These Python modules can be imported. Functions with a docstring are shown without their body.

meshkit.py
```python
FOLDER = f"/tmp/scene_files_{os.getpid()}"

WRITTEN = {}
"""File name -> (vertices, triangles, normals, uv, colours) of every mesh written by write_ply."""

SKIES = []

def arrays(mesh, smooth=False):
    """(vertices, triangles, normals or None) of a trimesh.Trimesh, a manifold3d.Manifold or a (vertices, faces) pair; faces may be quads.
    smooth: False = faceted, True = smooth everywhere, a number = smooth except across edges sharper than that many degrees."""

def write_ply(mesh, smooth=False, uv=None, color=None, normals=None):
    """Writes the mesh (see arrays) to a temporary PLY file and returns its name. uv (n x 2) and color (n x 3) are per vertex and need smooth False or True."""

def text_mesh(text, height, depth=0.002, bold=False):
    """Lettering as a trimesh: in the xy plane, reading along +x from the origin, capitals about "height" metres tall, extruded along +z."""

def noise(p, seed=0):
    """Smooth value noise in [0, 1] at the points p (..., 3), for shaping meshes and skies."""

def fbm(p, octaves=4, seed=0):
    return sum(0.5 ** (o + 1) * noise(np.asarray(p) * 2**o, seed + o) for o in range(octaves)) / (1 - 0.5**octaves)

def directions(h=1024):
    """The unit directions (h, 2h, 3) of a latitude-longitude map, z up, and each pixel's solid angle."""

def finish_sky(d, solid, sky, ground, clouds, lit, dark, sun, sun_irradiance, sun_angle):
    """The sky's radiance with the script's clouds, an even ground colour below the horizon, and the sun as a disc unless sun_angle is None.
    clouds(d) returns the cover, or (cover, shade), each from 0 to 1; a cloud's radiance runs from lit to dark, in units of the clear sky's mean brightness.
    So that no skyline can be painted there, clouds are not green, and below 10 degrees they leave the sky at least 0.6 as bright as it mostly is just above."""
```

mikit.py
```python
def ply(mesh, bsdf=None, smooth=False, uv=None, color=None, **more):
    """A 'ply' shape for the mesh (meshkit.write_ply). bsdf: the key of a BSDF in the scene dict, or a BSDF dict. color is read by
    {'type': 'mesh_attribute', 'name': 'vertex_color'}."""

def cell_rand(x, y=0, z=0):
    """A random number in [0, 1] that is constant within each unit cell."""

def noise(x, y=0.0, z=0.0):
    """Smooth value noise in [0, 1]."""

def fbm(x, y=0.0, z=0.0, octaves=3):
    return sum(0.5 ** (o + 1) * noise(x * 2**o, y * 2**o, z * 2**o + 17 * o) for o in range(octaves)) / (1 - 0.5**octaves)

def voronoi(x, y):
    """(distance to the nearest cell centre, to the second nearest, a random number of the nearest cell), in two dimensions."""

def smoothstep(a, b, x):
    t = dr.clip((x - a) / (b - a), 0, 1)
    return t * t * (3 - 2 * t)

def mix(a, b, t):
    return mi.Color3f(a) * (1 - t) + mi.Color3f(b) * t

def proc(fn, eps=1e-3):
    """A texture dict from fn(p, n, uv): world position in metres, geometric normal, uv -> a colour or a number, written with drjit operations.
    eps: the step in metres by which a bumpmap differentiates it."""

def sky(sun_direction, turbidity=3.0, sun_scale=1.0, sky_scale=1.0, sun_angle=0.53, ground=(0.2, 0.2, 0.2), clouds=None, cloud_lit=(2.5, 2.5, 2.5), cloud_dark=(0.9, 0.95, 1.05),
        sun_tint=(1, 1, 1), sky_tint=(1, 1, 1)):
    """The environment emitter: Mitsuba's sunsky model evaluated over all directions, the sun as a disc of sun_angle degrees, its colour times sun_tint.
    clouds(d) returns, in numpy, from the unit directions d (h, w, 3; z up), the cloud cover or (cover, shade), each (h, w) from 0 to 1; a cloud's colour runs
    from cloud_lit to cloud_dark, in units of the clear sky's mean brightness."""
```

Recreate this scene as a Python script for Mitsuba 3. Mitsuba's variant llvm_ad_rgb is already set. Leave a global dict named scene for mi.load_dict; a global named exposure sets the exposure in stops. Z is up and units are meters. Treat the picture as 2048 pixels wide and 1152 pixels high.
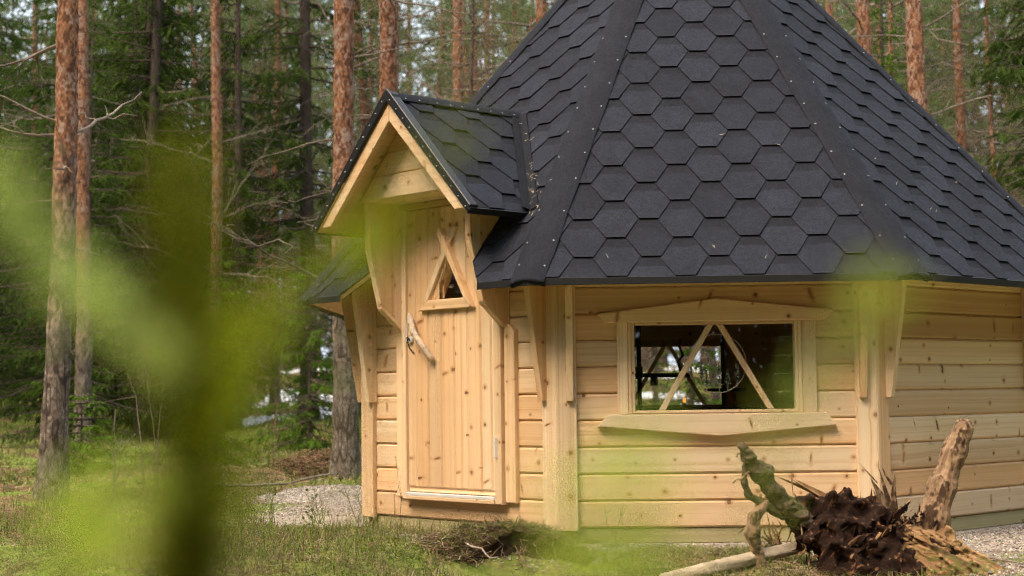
import math, random
import numpy as np, trimesh, drjit as dr, mitsuba as mi, mikit, meshkit
from shapely.geometry import Polygon, box as sbox, LineString
from shapely.ops import unary_union
from mikit import proc, noise, fbm, voronoi, cell_rand, smoothstep, mix

T = mi.ScalarTransform4f
scene, labels = {}, {}

# ------------------------------------------------------------------ camera, sky, exposure
CAM = np.array([0.0, -9.57768586, 0.64623196])
FWD = np.array([-0.10889882, 0.99172682, 0.06796296])
UP = np.array([0.0196019, -0.06621391, 0.99761289])
scene['camera'] = {'type': 'thinlens', 'fov': 2 * math.degrees(math.atan(1024 / 3159.97594)), 'fov_axis': 'x',
                   'to_world': T().look_at(origin=CAM.tolist(), target=(CAM + FWD).tolist(), up=UP.tolist()),
                   'aperture_radius': 0.0090, 'focus_distance': 7.75, 'near_clip': 0.05, 'far_clip': 500.0}
scene['sky'] = mikit.sky((-0.36, -0.48, 0.86), turbidity=3, sun_scale=0.3, sun_angle=34, clouds=lambda d: 1.0, cloud_lit=(1.15, 1.27, 1.46),
                         ground=(0.1, 0.09, 0.06), sun_tint=(1.0, 0.95, 0.88))
exposure = 3.95

# ------------------------------------------------------------------ materials
def plain(r, g, b, rough=0.8, **k):
    return {'type': 'twosided', 'bsdf': {'type': 'principled', 'base_color': {'type': 'rgb', 'value': [r, g, b]}, 'roughness': rough, 'specular': k.pop('specular', 0.3), **k}}

def textured(fn, rough=0.8, specular=0.3, **k):
    return {'type': 'twosided', 'bsdf': {'type': 'principled', 'base_color': proc(fn), 'roughness': rough, 'specular': specular, **k}}

def C3(r, g, b):
    return mi.Color3f(r, g, b)

def pine_colour(u, v, pale, warm):
    """Planed pine: boards lie 2 m apart in v, grain along u."""
    k = dr.floor(v / 2)
    vl = v - k * 2
    r1, r2, r3 = cell_rand(k, 7), cell_rand(k, 8), cell_rand(k, 9)
    cu, cv = u / 0.21 + r1 * 9, vl / 0.075 + r2
    iu, iv = dr.floor(cu), dr.floor(cv)
    a, b, c, e = (cell_rand(iu + k * 13, iv, q) for q in (1, 2, 3, 4))
    du, dv = (cu - iu - (0.3 + 0.4 * a)) * 0.21, (cv - iv - (0.35 + 0.3 * b)) * 0.075
    there = dr.select(c < 0.54, mi.Float(1), mi.Float(0))
    spike = e < 0.42
    size = 0.55 + 0.95 * cell_rand(iu, iv + k, 5)
    ru, rv = dr.select(spike, 0.0062, 0.0078) * size, dr.select(spike, 0.023, 0.0074) * size
    du = du + dr.select(spike, (a - 0.5) * dv * 0.9, 0)
    q = dr.sqrt(dr.square(du / ru) + dr.square(dv / rv))
    core = there * (1 - smoothstep(0.72, 1.1, q)) * (0.45 + 0.55 * cell_rand(iu + 3, iv + k, 6))
    halo = there * dr.exp(-dr.square(dr.maximum(q - 1, 0)) * 1.1)
    g = vl + 0.02 * (fbm(u * 1.1 + r1 * 50, vl * 7, k) - 0.5) * (0.6 + r3) - there * dv * 0.7 * dr.exp(-q * q * 0.12)
    line = noise(g * 210 + r3 * 100, u * 0.6, k)
    coarse = noise(g * 62 + 13, u * 0.45 + k * 3, k)
    late = smoothstep(0.5, 0.95, line) * 0.55 + smoothstep(0.45, 0.9, coarse) * 0.55
    broad = noise(g * 16, u * 0.3, k + 40)
    base = mix(pale, warm, dr.clip(r1 * 0.85 + 0.5 * broad - 0.24, 0, 1)) * (0.80 + 0.28 * r2)
    col = base * (1 - late * mi.Color3f(0.16, 0.25, 0.36))
    col = mix(col, col * C3(0.76, 0.6, 0.46), halo * 0.75)
    return mix(col, C3(0.105, 0.043, 0.02), core * 0.9)

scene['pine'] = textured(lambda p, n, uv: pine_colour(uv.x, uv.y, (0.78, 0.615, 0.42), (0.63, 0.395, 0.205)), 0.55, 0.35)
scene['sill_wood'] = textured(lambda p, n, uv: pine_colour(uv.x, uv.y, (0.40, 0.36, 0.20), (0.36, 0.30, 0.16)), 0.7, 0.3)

def shingle_colour(p, n, uv):
    grain = cell_rand(p.x * 260, p.y * 260, p.z * 260)
    soft = fbm(p.x * 9, p.y * 9, p.z * 9)
    worn = noise(p.x * 70, p.y * 70, p.z * 70)
    k = cell_rand(uv.x, uv.y, 3)
    return C3(0.0138, 0.0163, 0.0255) * (0.45 + 0.95 * grain + 0.45 * (worn - 0.5)) * (0.70 + 0.60 * soft) * (0.76 + 0.48 * k)
scene['shingle'] = textured(shingle_colour, 0.85, 0.25)
scene['cap_felt'] = textured(lambda p, n, uv: shingle_colour(p, n, uv) * 0.6, 0.85, 0.25)
scene['black_trim'] = plain(0.012, 0.012, 0.014, 0.45, specular=0.4)
scene['zinc'] = plain(0.75, 0.76, 0.78, 0.35, metallic=0.4)
scene['nail_zinc'] = plain(0.28, 0.285, 0.30, 0.4, metallic=0.2)
scene['black_iron'] = plain(0.02, 0.019, 0.018, 0.6)
scene['pane_glass'] = {'type': 'thindielectric', 'int_ior': 1.5}

# ------------------------------------------------------------------ helpers
def numbered(key):
    if key not in scene and key not in labels:
        return key
    i = 1
    while f'{key}_{i:03d}' in scene or f'{key}_{i:03d}' in labels:
        i += 1
    return f'{key}_{i:03d}'

def put(key, mesh, bsdf, smooth=False, **k):
    key = numbered(key)
    scene[key] = mikit.ply(mesh, bsdf, smooth, **k)
    return key

def name(key, label, category=None, group=None, kind=None):
    labels[key] = {'label': label}
    if category: labels[key]['category'] = category
    if group: labels[key]['group'] = group
    if kind: labels[key]['kind'] = kind
    return key

class Soup:
    """Collects meshes, with uv if given."""
    def __init__(s): s.v, s.f, s.uv, s.n = [], [], [], 0
    def add(s, v, f, uv=None):
        v = np.asarray(v, float); f = np.asarray(f, int)
        if f.size and f.shape[1] == 4: f = np.vstack([f[:, [0, 1, 2]], f[:, [0, 2, 3]]])
        s.v.append(v); s.f.append(f + s.n); s.n += len(v)
        if uv is not None: s.uv.append(uv)
        return s
    def mesh(s): return np.vstack(s.v), np.vstack(s.f)
    def uvs(s): return np.vstack(s.uv) if s.uv else None
    def put(s, key, bsdf, smooth=False):
        return put(key, s.mesh(), bsdf, smooth, **({'uv': s.uvs()} if s.uv else {}))

BOARD = [0]
RB = random.Random(5)
def unit(v): v = np.asarray(v, float); return v / np.linalg.norm(v)

def board_mesh(frame, poly, t0, t1, grain=0, cham=0.003):
    """A board of the outline poly in the frame (O, ax, ay, az), from depth t0 to t1 along az, its front edges chamfered; uv for 'pine'."""
    O, ax, ay, az = (np.asarray(x, float) for x in frame)
    P = Polygon(poly)
    if not P.exterior.is_ccw: P = Polygon(list(P.exterior.coords)[::-1])
    ring = np.array(P.exterior.coords)[:-1]
    m = len(ring)
    inner = ring.copy()
    e = np.roll(ring, -1, 0) - ring
    nn = np.stack([-e[:, 1], e[:, 0]], 1) / np.maximum(np.linalg.norm(e, axis=1, keepdims=True), 1e-9)
    for i in range(m):
        a, b = nn[i - 1], nn[i]
        w = a + b
        inner[i] = ring[i] + w * cham / max(0.3, (w @ w) / 2)
    flat = np.vstack([ring, ring, inner])
    dep = np.r_[np.full(m, t0), np.full(m, t1 - cham), np.full(m, t1)]
    v = O + flat[:, :1] * ax + flat[:, 1:] * ay + dep[:, None] * az
    i, j = np.arange(m), (np.arange(m) + 1) % m
    f = [np.stack([i + a, j + a, j + a + m], 1) for a in (0, m)] + [np.stack([i + a, j + a + m, i + a + m], 1) for a in (0, m)]
    cv, cf = trimesh.creation.triangulate_polygon(Polygon(inner), engine='earcut') if m > 4 else (inner, np.array([[0, 1, 2], [0, 2, 3]][:m - 2]))
    if len(cv) != m:
        cf = np.array([[0, q, q + 1] for q in range(1, m - 1)])
    else:
        near = [int(np.argmin(((inner - c) ** 2).sum(1))) for c in cv]
        cf = np.array(near)[cf]
        A = inner[cf]
        cr = (A[:, 1, 0] - A[:, 0, 0]) * (A[:, 2, 1] - A[:, 0, 1]) - (A[:, 1, 1] - A[:, 0, 1]) * (A[:, 2, 0] - A[:, 0, 0])
        cf = np.where(cr[:, None] < 0, cf[:, ::-1], cf)
    f += [cf + 2 * m, cf[:, ::-1]]
    f = np.vstack(f)
    if np.dot(np.cross(ax, ay), az) < 0: f = f[:, ::-1]
    BOARD[0] += 1
    c = (flat.min(0) + flat.max(0)) / 2
    along, across = flat[:, grain], flat[:, 1 - grain] - c[1 - grain]
    uv = np.stack([along + RB.random() * 40, 1 + across + 2 * (BOARD[0] % 700) + (dep - t1) * 0.7], 1)
    return v, f, uv

def board(key, frame, poly, t0, t1, grain=0, cham=0.003, bsdf='pine'):
    v, f, uv = board_mesh(frame, poly, t0, t1, grain, cham)
    return put(key, (v, f), bsdf, False, uv=uv)

def rect(a0, b0, a1, b1): return [(a0, b0), (a1, b0), (a1, b1), (a0, b1)]

def tube(path, radii, sides=6, cap=True):
    path = np.asarray(path, float); n = len(path); radii = np.broadcast_to(radii, n)
    d = np.gradient(path, axis=0); d /= np.maximum(np.linalg.norm(d, axis=1, keepdims=True), 1e-9)
    ref = np.array([0, 0, 1.0]) if abs(d[0, 2]) < 0.8 else np.array([1.0, 0, 0])
    x = np.cross(d, ref); x /= np.maximum(np.linalg.norm(x, axis=1, keepdims=True), 1e-9)
    y = np.cross(d, x)
    a = np.arange(sides) * 2 * np.pi / sides
    v = (path[:, None] + radii[:, None, None] * (np.cos(a)[None, :, None] * x[:, None] + np.sin(a)[None, :, None] * y[:, None])).reshape(-1, 3)
    i = np.arange(n - 1)[:, None] * sides; j = np.arange(sides); k = (j + 1) % sides
    f = np.vstack([np.stack([i + j, i + k, i + sides + k], -1).reshape(-1, 3), np.stack([i + j, i + sides + k, i + sides + j], -1).reshape(-1, 3)])
    f = f[:, ::-1]
    if cap:
        v = np.vstack([v, path[:1], path[-1:]])
        e = (n - 1) * sides
        f = np.vstack([f, np.stack([j, k, j * 0 + n * sides], 1), np.stack([e + k, e + j, j * 0 + n * sides + 1], 1)])
    return v, f

def wander(p0, p1, n, amp, rng, sag=0.0):
    t = np.linspace(0, 1, n)[:, None]
    p = np.asarray(p0) * (1 - t) + np.asarray(p1) * t
    w = np.cumsum(rng.normal(size=(n, 3)), 0) * amp / math.sqrt(n)
    w = w - w[0] - t * 0.5 * (w[-1] - w[0])
    return p + w + np.array([0, 0, -1.0]) * sag * (4 * t * (1 - t))

# ------------------------------------------------------------------ the grill cabin
CABIN = 'grill_cabin'
name(CABIN, 'octagonal cabin of pale pine logs under a steep black hexagon-shingle roof', 'cabin')
TH0, RW, RE, HE, HA = -18.26570105, 1.98779516, 2.35544983, 1.16, 3.89
EAVE = HE + 0.03
C8 = math.cos(math.pi / 8)

def corner(k, r):
    a = math.radians(TH0 + 45 * k)
    return np.array([r * math.sin(a), -r * math.cos(a)])

class Wall:
    """A side of the octagon: u along it (left to right from outside), n outwards."""
    def __init__(s, k):
        s.k = k; s.P, s.Q = corner(k, RW), corner(k + 1, RW)
        s.L = np.linalg.norm(s.Q - s.P); s.u = (s.Q - s.P) / s.L; s.n = np.array([s.u[1], -s.u[0]])
        s.U, s.N, s.Z = np.array([*s.u, 0]), np.array([*s.n, 0]), np.array([0, 0, 1.0])
        s.O = np.array([*s.P, 0])
        s.face = (s.O, s.U, s.Z, s.N)              # boards parallel to the wall: (u, z), depth n
        s.side = (s.O, s.N, s.Z, s.U)              # boards square to the wall: (n, z), depth u
    def at(s, u, n, z): return s.O + s.U * u + s.N * n + s.Z * z

L = Wall(0).L
WD, WF, WR, WO = Wall(-1), Wall(0), Wall(1), Wall(4)
PITCH, ROWS = 0.13, 11

def wall(key, W, hole=None):
    """Log planks in courses, split at the opening hole = (u0, z0, u1, z1)."""
    backing = Soup()
    parts = [rect(-0.01, 0.0, L + 0.01, ROWS * PITCH)] if hole is None else [rect(-0.01, 0, hole[0], ROWS * PITCH), rect(hole[2], 0, L + 0.01, ROWS * PITCH), rect(hole[0], 0, hole[2], hole[1]), rect(hole[0], hole[3], hole[2], ROWS * PITCH)]
    for q in parts:
        if abs(q[2][1] - q[0][1]) > 0.01: backing.add(*board_mesh(W.face, q, -0.05, -0.020, 0, 0.001))
    backing.put(key, 'pine')
    for j in range(ROWS):
        z0, z1 = j * PITCH + 0.002, (j + 1) * PITCH - 0.002
        spans = [(0.012, L - 0.012)]
        if hole is not None and z1 > hole[1] + 0.004 and z0 < hole[3] - 0.004:
            if hole[1] <= z0 + 0.03 and hole[3] >= z1 - 0.03: spans = [(0.012, hole[0]), (hole[2], L - 0.012)]
        for a, b in spans:
            board(key + '__plank', W.face, rect(a, z0, b, z1), -0.0195, RB.uniform(-0.001, 0.001), 0, 0.0088)

door_hole = (0.37, 0.10, 1.15, 1.69)
win_hole = (0.34, 0.53, 1.18, 1.03)
wall(CABIN + '__wall', WF, win_hole)
wall(CABIN + '__wall', WR)
wall(CABIN + '__wall', WD, door_hole)
for k in (2, 3, 5, 6):
    s = Soup(); W = Wall(k)
    for j in range(ROWS): s.add(*board_mesh(W.face, rect(0, j * PITCH + 0.0015, L, (j + 1) * PITCH - 0.0015), -0.05, 0, 0, 0.0075))
    s.put(CABIN + '__wall', 'pine')
s = Soup()
for q in (rect(0, 0, win_hole[0], 1.43), rect(win_hole[2], 0, L, 1.43), rect(win_hole[0], 0, win_hole[2], win_hole[1]), rect(win_hole[0], win_hole[3], win_hole[2], 1.43)):
    s.add(*board_mesh(WO.face, q, -0.05, 0, 0, 0.004))
s.put(CABIN + '__wall', 'pine')
labels[CABIN + '__wall'] = {'label': 'log wall with the wide picture window'}
labels[CABIN + '__wall_001'] = {'label': 'windowless log wall at the right, in shade'}
labels[CABIN + '__wall_002'] = {'label': 'log wall round the door'}

# sills, posts and brackets
for k in range(8):
    W = Wall(k - 1)
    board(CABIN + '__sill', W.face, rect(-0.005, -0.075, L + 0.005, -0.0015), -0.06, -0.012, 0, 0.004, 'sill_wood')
for k in (-1, 0, 1, 2):                                   # the corner posts in view: two boards each
    for W, a, b in ((Wall(k - 1), L - 0.088, L + 0.0118), (Wall(k), -0.0118, 0.088)):
        board(CABIN + '__corner_post', W.face, rect(a, -0.012, b, 1.5), 0.0015, 0.030, 1, 0.004)
for W, u0 in ((WF, 0.039), (WF, 1.449), (WD, 1.436), (WD, 0.063), (WR, 0.063), (WR, 1.42), (Wall(-2), 1.436)):
    board(CABIN + '__eave_bracket', W.side, [(0.0015, 0.618), (0.058, 0.618), (0.142, 1.15), (0.155, 1.32), (0.12, 1.45), (0.0015, 1.45)], u0, u0 + 0.034, 1, 0.003)

# ---- window
def window(W, key, inside=False):
    F = W.face
    fr = key
    s = Soup()
    for q in (rect(0.357, 0.552, 0.3725, 0.995), rect(1.1475, 0.552, 1.163, 0.995), rect(0.373, 0.5515, 1.147, 0.566), rect(0.373, 0.981, 1.147, 0.9955)):
        s.add(*board_mesh(F, q, -0.06, 0.012, 1 if q[2][1] - q[0][1] > 0.1 else 0, 0.003))
    for q in (rect(0.339, 0.530, 0.3565, 1.031), rect(1.1635, 0.530, 1.181, 1.031), rect(0.357, 0.529, 1.163, 0.551), rect(0.357, 0.996, 1.163, 1.030)):
        s.add(*board_mesh(F, q, -0.055, 0.0045, 0, 0.002))
    s.put(key + '__frame', 'pine')
    pv = [W.at(a, -0.012, z) for a, z in rect(0.371, 0.564, 1.149, 0.983)]
    put(key + '__pane', (pv, [[0, 1, 2, 3]]), 'pane_glass')
    # two slanting bars like an inverted V
    for x0, x1 in ((0.502, 0.742), (1.028, 0.788)):
        d = unit([x1 - x0, 0.415]); m = np.array([d[1], -d[0]]) * 0.0155
        q = [(x0 - m[0] * 1.2, 0.5665), (x0 + m[0] * 1.2, 0.5665), (x1 + m[0] * 1.2, 0.9805), (x1 - m[0] * 1.2, 0.9805)]
        board(key + '__glazing_bar', F, q, -0.009, 0.009, 1, 0.0035)
    if inside: return
    for a, b in ((0.287, 0.338), (1.182, 1.249)):
        board(key + '__casing', F, rect(a, 0.548, b, 0.9945), 0.0015, 0.021, 1, 0.003)
    for a, b in ((0.3395, 0.356), (1.164, 1.1805)):
        board(key + '__casing', F, rect(a, 0.5495, b, 0.9935), 0.006, 0.016, 1, 0.003)
    board(key + '__head_board', F, [(0.191, 1.038), (0.224, 0.9945), (1.295, 0.9945), (1.340, 1.044), (0.767, 1.106)], 0.0025, 0.036, 0, 0.004)
    board(key + '__sill_board', F, [(0.187, 0.491), (0.777, 0.439), (1.337, 0.487), (1.289, 0.5485), (0.236, 0.5475)], 0.0025, 0.040, 0, 0.004)
window(WF, CABIN + '__window')
window(WO, CABIN + '__window', True)
labels[CABIN + '__window'] = {'label': 'wide window with an inverted V of wooden bars'}

# ---- door
D = CABIN + '__door'
F = WD.face
cuts = [0.409, 0.483, 0.584, 0.688, 0.792, 0.896, 1.000, 1.078]
tri_o = [(0.645, 1.155), (0.757, 1.372), (0.883, 1.155)]       # the glass
hole = Polygon([(0.630, 1.146), (0.757, 1.392), (0.898, 1.146)])
for a, b in zip(cuts[:-1], cuts[1:]):
    whole = Polygon(rect(a + 0.001, 0.168, b - 0.001, 1.648)).difference(hole)
    for g in getattr(whole, 'geoms', [whole]):
        if g.area > 1e-4: board(D + '__plank', F, list(g.exterior.coords)[:-1], 0.012, 0.040 + RB.uniform(-0.0006, 0.0006), 1, 0.0075)
board(D + '__plank', F, rect(1.0795, 0.168, 1.106, 1.648), 0.012, 0.036, 1, 0.004)
board(D + '__bottom_rail', F, rect(0.409, 0.143, 1.106, 0.1665), 0.008, 0.030, 0, 0.003)
s = Soup()                                                     # the leaf behind the planks, with the triangular opening
for q in ([(0.409, 0.145), (1.106, 0.145), (1.106, 1.146), (0.409, 1.146)], [(0.409, 1.1465), (0.630, 1.1465), (0.757, 1.392), (0.757, 1.65), (0.409, 1.65)],
          [(1.106, 1.1465), (0.898, 1.1465), (0.7575, 1.392), (0.7575, 1.65), (1.106, 1.65)]):
    s.add(*board_mesh(F, q, -0.03, 0.0115, 1, 0.001))
s.put(D, 'pine')
labels[D] = {'label': 'plank door with a small triangular window'}
put(D + '__pane', ([WD.at(a, 0.0, z) for a, z in [(0.62, 1.14), (0.905, 1.14), (0.757, 1.40)]], [[0, 1, 2]]), 'pane_glass')
# lean-to frame: base and two crossing sticks
board(D + '__window_trim', F, [(0.537, 1.101), (0.968, 1.101), (0.915, 1.154), (0.607, 1.154)], 0.0405, 0.066, 0, 0.004)
board(D + '__window_trim', F, [(0.540, 1.106), (0.605, 1.1565), (0.836, 1.526), (0.818, 1.532), (0.776, 1.512)], 0.0405, 0.058, 1, 0.004)
board(D + '__window_trim', F, [(0.966, 1.107), (0.908, 1.1565), (0.700, 1.498), (0.706, 1.524), (0.728, 1.528)], 0.0405, 0.078, 1, 0.004)
# jambs, casing, threshold, header
for a, b in ((0.372, 0.4075), (1.1075, 1.160)):
    board(D + '__jamb', F, rect(a, 0.102, b, 1.66), 0.0015, 0.052, 1, 0.004)
board(D + '__casing', F, [(0.292, 0.112), (0.3705, 0.112), (0.3705, 1.004), (0.325, 1.004), (0.292, 0.962)], 0.0015, 0.024, 1, 0.004)
board(D + '__casing', F, [(1.162, 0.112), (1.238, 0.112), (1.238, 0.965), (1.200, 1.006), (1.162, 1.006)], 0.0015, 0.030, 1, 0.004)
board(D + '__threshold', F, rect(0.408, 0.1025, 1.107, 0.122), 0.0015, 0.058, 0, 0.003)
board(D + '__threshold_strip', F, rect(0.408, 0.1225, 1.107, 0.139), 0.010, 0.056, 0, 0.002, 'zinc')
board(D + '__header', F, rect(0.376, 1.6505, 1.149, 1.681), 0.002, 0.060, 0, 0.004)
board(D + '__hinge', F, rect(1.119, 0.335, 1.134, 0.440), 0.0525, 0.058, 1, 0.001, 'zinc')
v, f = tube([WD.at(1.1265, 0.061, z) for z in (0.338, 0.36, 0.41, 0.437)], 0.0055, 8); put(D + '__hinge__pin', (v, f), 'zinc', 40)

# handle: a bent, barked stick; lock plate with a leather loop
rg = np.random.default_rng(3)
hp = np.array([WD.at(a, n, z) for a, n, z in [(0.446, 0.056, 1.087), (0.478, 0.072, 1.053), (0.505, 0.083, 1.009), (0.532, 0.09, 0.976), (0.572, 0.092, 0.943), (0.599, 0.088, 0.91), (0.624, 0.078, 0.873), (0.638, 0.066, 0.849), (0.639, 0.06, 0.841)]])
hp = np.array([[np.interp(t, np.arange(9), hp[:, c]) for c in range(3)] for t in np.linspace(0, 8, 33)])
rad = np.interp(np.linspace(0, 8, 33), np.arange(9), [0.012, 0.018, 0.018, 0.0155, 0.016, 0.0165, 0.015, 0.0145, 0.0135])
v, f = tube(hp, rad, 14)
v[:-2] += (meshkit.fbm(v[:-2] * 55, 3) - 0.5)[:, None] * 0.006 * np.array([1, 1, 1])
def stick_colour(p, n, uv):
    bark = smoothstep(0.44, 0.58, fbm(p.x * 38, p.y * 38, p.z * 17))
    return mix(C3(0.42, 0.36, 0.30), C3(0.56, 0.39, 0.25), bark) * (0.72 + 0.45 * noise(p.x * 150, p.y * 150, p.z * 60))
scene['stick'] = textured(stick_colour, 0.7)
put(D + '__handle', (v, f), 'stick', True)
labels[D + '__handle'] = {'label': 'natural bent stick used as door handle'}
for t, r in ((6, 0.007), (12, 0.006), (28, 0.005)):          # branch stubs on the stick
    d = WD.N * 0.9 + WD.Z * 0.25
    v, f = tube([hp[t] + d * (rad[t] - 0.006), hp[t] + d * (rad[t] + 0.008)], [r, r * 0.8], 8); put(D + '__handle__stub', (v, f), 'stick', 40)
lock = trimesh.creation.cylinder(radius=0.0165, height=0.014, sections=24)
M = np.eye(4); M[:3, 0], M[:3, 1], M[:3, 2] = WD.U, WD.Z, WD.N; M[:3, 3] = WD.at(0.449, 0.047, 0.952)
lock.apply_transform(M); put(D + '__lock', lock, 'zinc', 30)
board(D + '__lock__plate', F, rect(0.4095, 0.945, 0.4155, 1.035), 0.0405, 0.0475, 1, 0.001, 'zinc')
loop = [WD.at(*q) for q in ((0.428, 0.052, 0.967), (0.439, 0.060, 0.955), (0.452, 0.060, 0.951), (0.456, 0.058, 0.941), (0.452, 0.060, 0.957), (0.429, 0.058, 0.963), (0.429, 0.052, 0.940), (0.435, 0.048, 0.910), (0.450, 0.046, 0.894), (0.470, 0.045, 0.879))]
v, f = tube(loop, 0.0036, 6); put(D + '__lock__loop', (v, f), 'black_iron', True)

# ---- hood over the door: cheeks, gable, barge boards
H = CABIN + '__door_hood'
prof = [(0.0025, 0.998), (0.030, 0.998), (0.177, 1.118), (0.256, 1.42), (0.263, 1.70), (0.0025, 1.70)]
for u0, u1 in ((0.3465, 0.3715), (1.1555, 1.1805)):
    for n0, n1 in ((0.0025, 0.095), (0.096, 0.19), (0.191, 0.27)):
        g = Polygon(prof).intersection(sbox(n0, 0.9, n1, 1.70))
        if g.area > 1e-4: board(H + '__cheek_board', WD.side, list(g.exterior.coords)[:-1], u0, u1, 1, 0.002)
    for a, b in ((2, 1), (3, 2), (4, 3)):                       # edge trim
        p0, p1 = np.array(prof[a]), np.array(prof[b]); d = unit(p1 - p0); o = np.array([-d[1], d[0]])
        if o[0] < 0: o = -o
        q = [p0 - o * 0.008, p1 - o * 0.008, p1 + o * 0.010, p0 + o * 0.010]
        board(H + '__cheek_trim', WD.side, [tuple(x) for x in q], u0 - 0.006, u1 + 0.006, 1, 0.003)
AP, HALF = 0.763, 0.625                                         # ridge position and half span
RZ, EZ = 2.195, 1.545
slope = (RZ - EZ) / HALF
gable = Polygon([(AP - 0.56, 1.683), (AP + 0.56, 1.683), (AP, 1.683 + 0.56 * 0.92)])
z = 1.683
for z1 in (1.808, 1.925, 2.04, 2.2):
    g = gable.intersection(sbox(0, z + 0.001, 2, z1 - 0.001)).intersection(Polygon([(AP - HALF, EZ - 0.05), (AP + HALF, EZ - 0.05), (AP, RZ - 0.05)]))
    if g.area > 1e-3: board(H + '__gable_plank', F, list(g.exterior.coords)[:-1], 0.262, 0.290, 0, 0.006)
    z = z1
board(H + '__soffit', (WD.O, WD.U, WD.N, -WD.Z), rect(0.30, 0.002, 1.225, 0.261), -1.70, -1.684, 0, 0.002)
for sgn in (-1, 1):
    q = [(AP + sgn * 0.0012, 2.142), (AP + sgn * 0.604, 1.548), (AP + sgn * 0.502, 1.548), (AP + sgn * 0.0012, 2.048)]
    board(H + '__barge_board', F, q, 0.412, 0.438, 0, 0.004)

# ------------------------------------------------------------------ roof
Rf = CABIN + '__roof'
AP0 = RE * C8                                                   # apothem at the eave
RISE = HA - EAVE
SLEN = math.hypot(AP0, RISE)
LE = 2 * RE * math.sin(math.pi / 8)
class Slope:
    def __init__(s, W):
        s.W = W
        s.O = W.at(L / 2, AP0 - RW * C8, EAVE); s.ax = W.U
        s.ay = (-W.N * AP0 + W.Z * RISE) / SLEN; s.az = np.cross(s.ax, s.ay)
        s.tri = Polygon([(-LE / 2, 0), (LE / 2, 0), (0, SLEN)])
    def at(s, a, b, c): return s.O + s.ax * a + s.ay * b + s.az * c
def sz(z): return (z - EAVE) / RISE * SLEN                       # height -> distance up the slope

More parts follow.
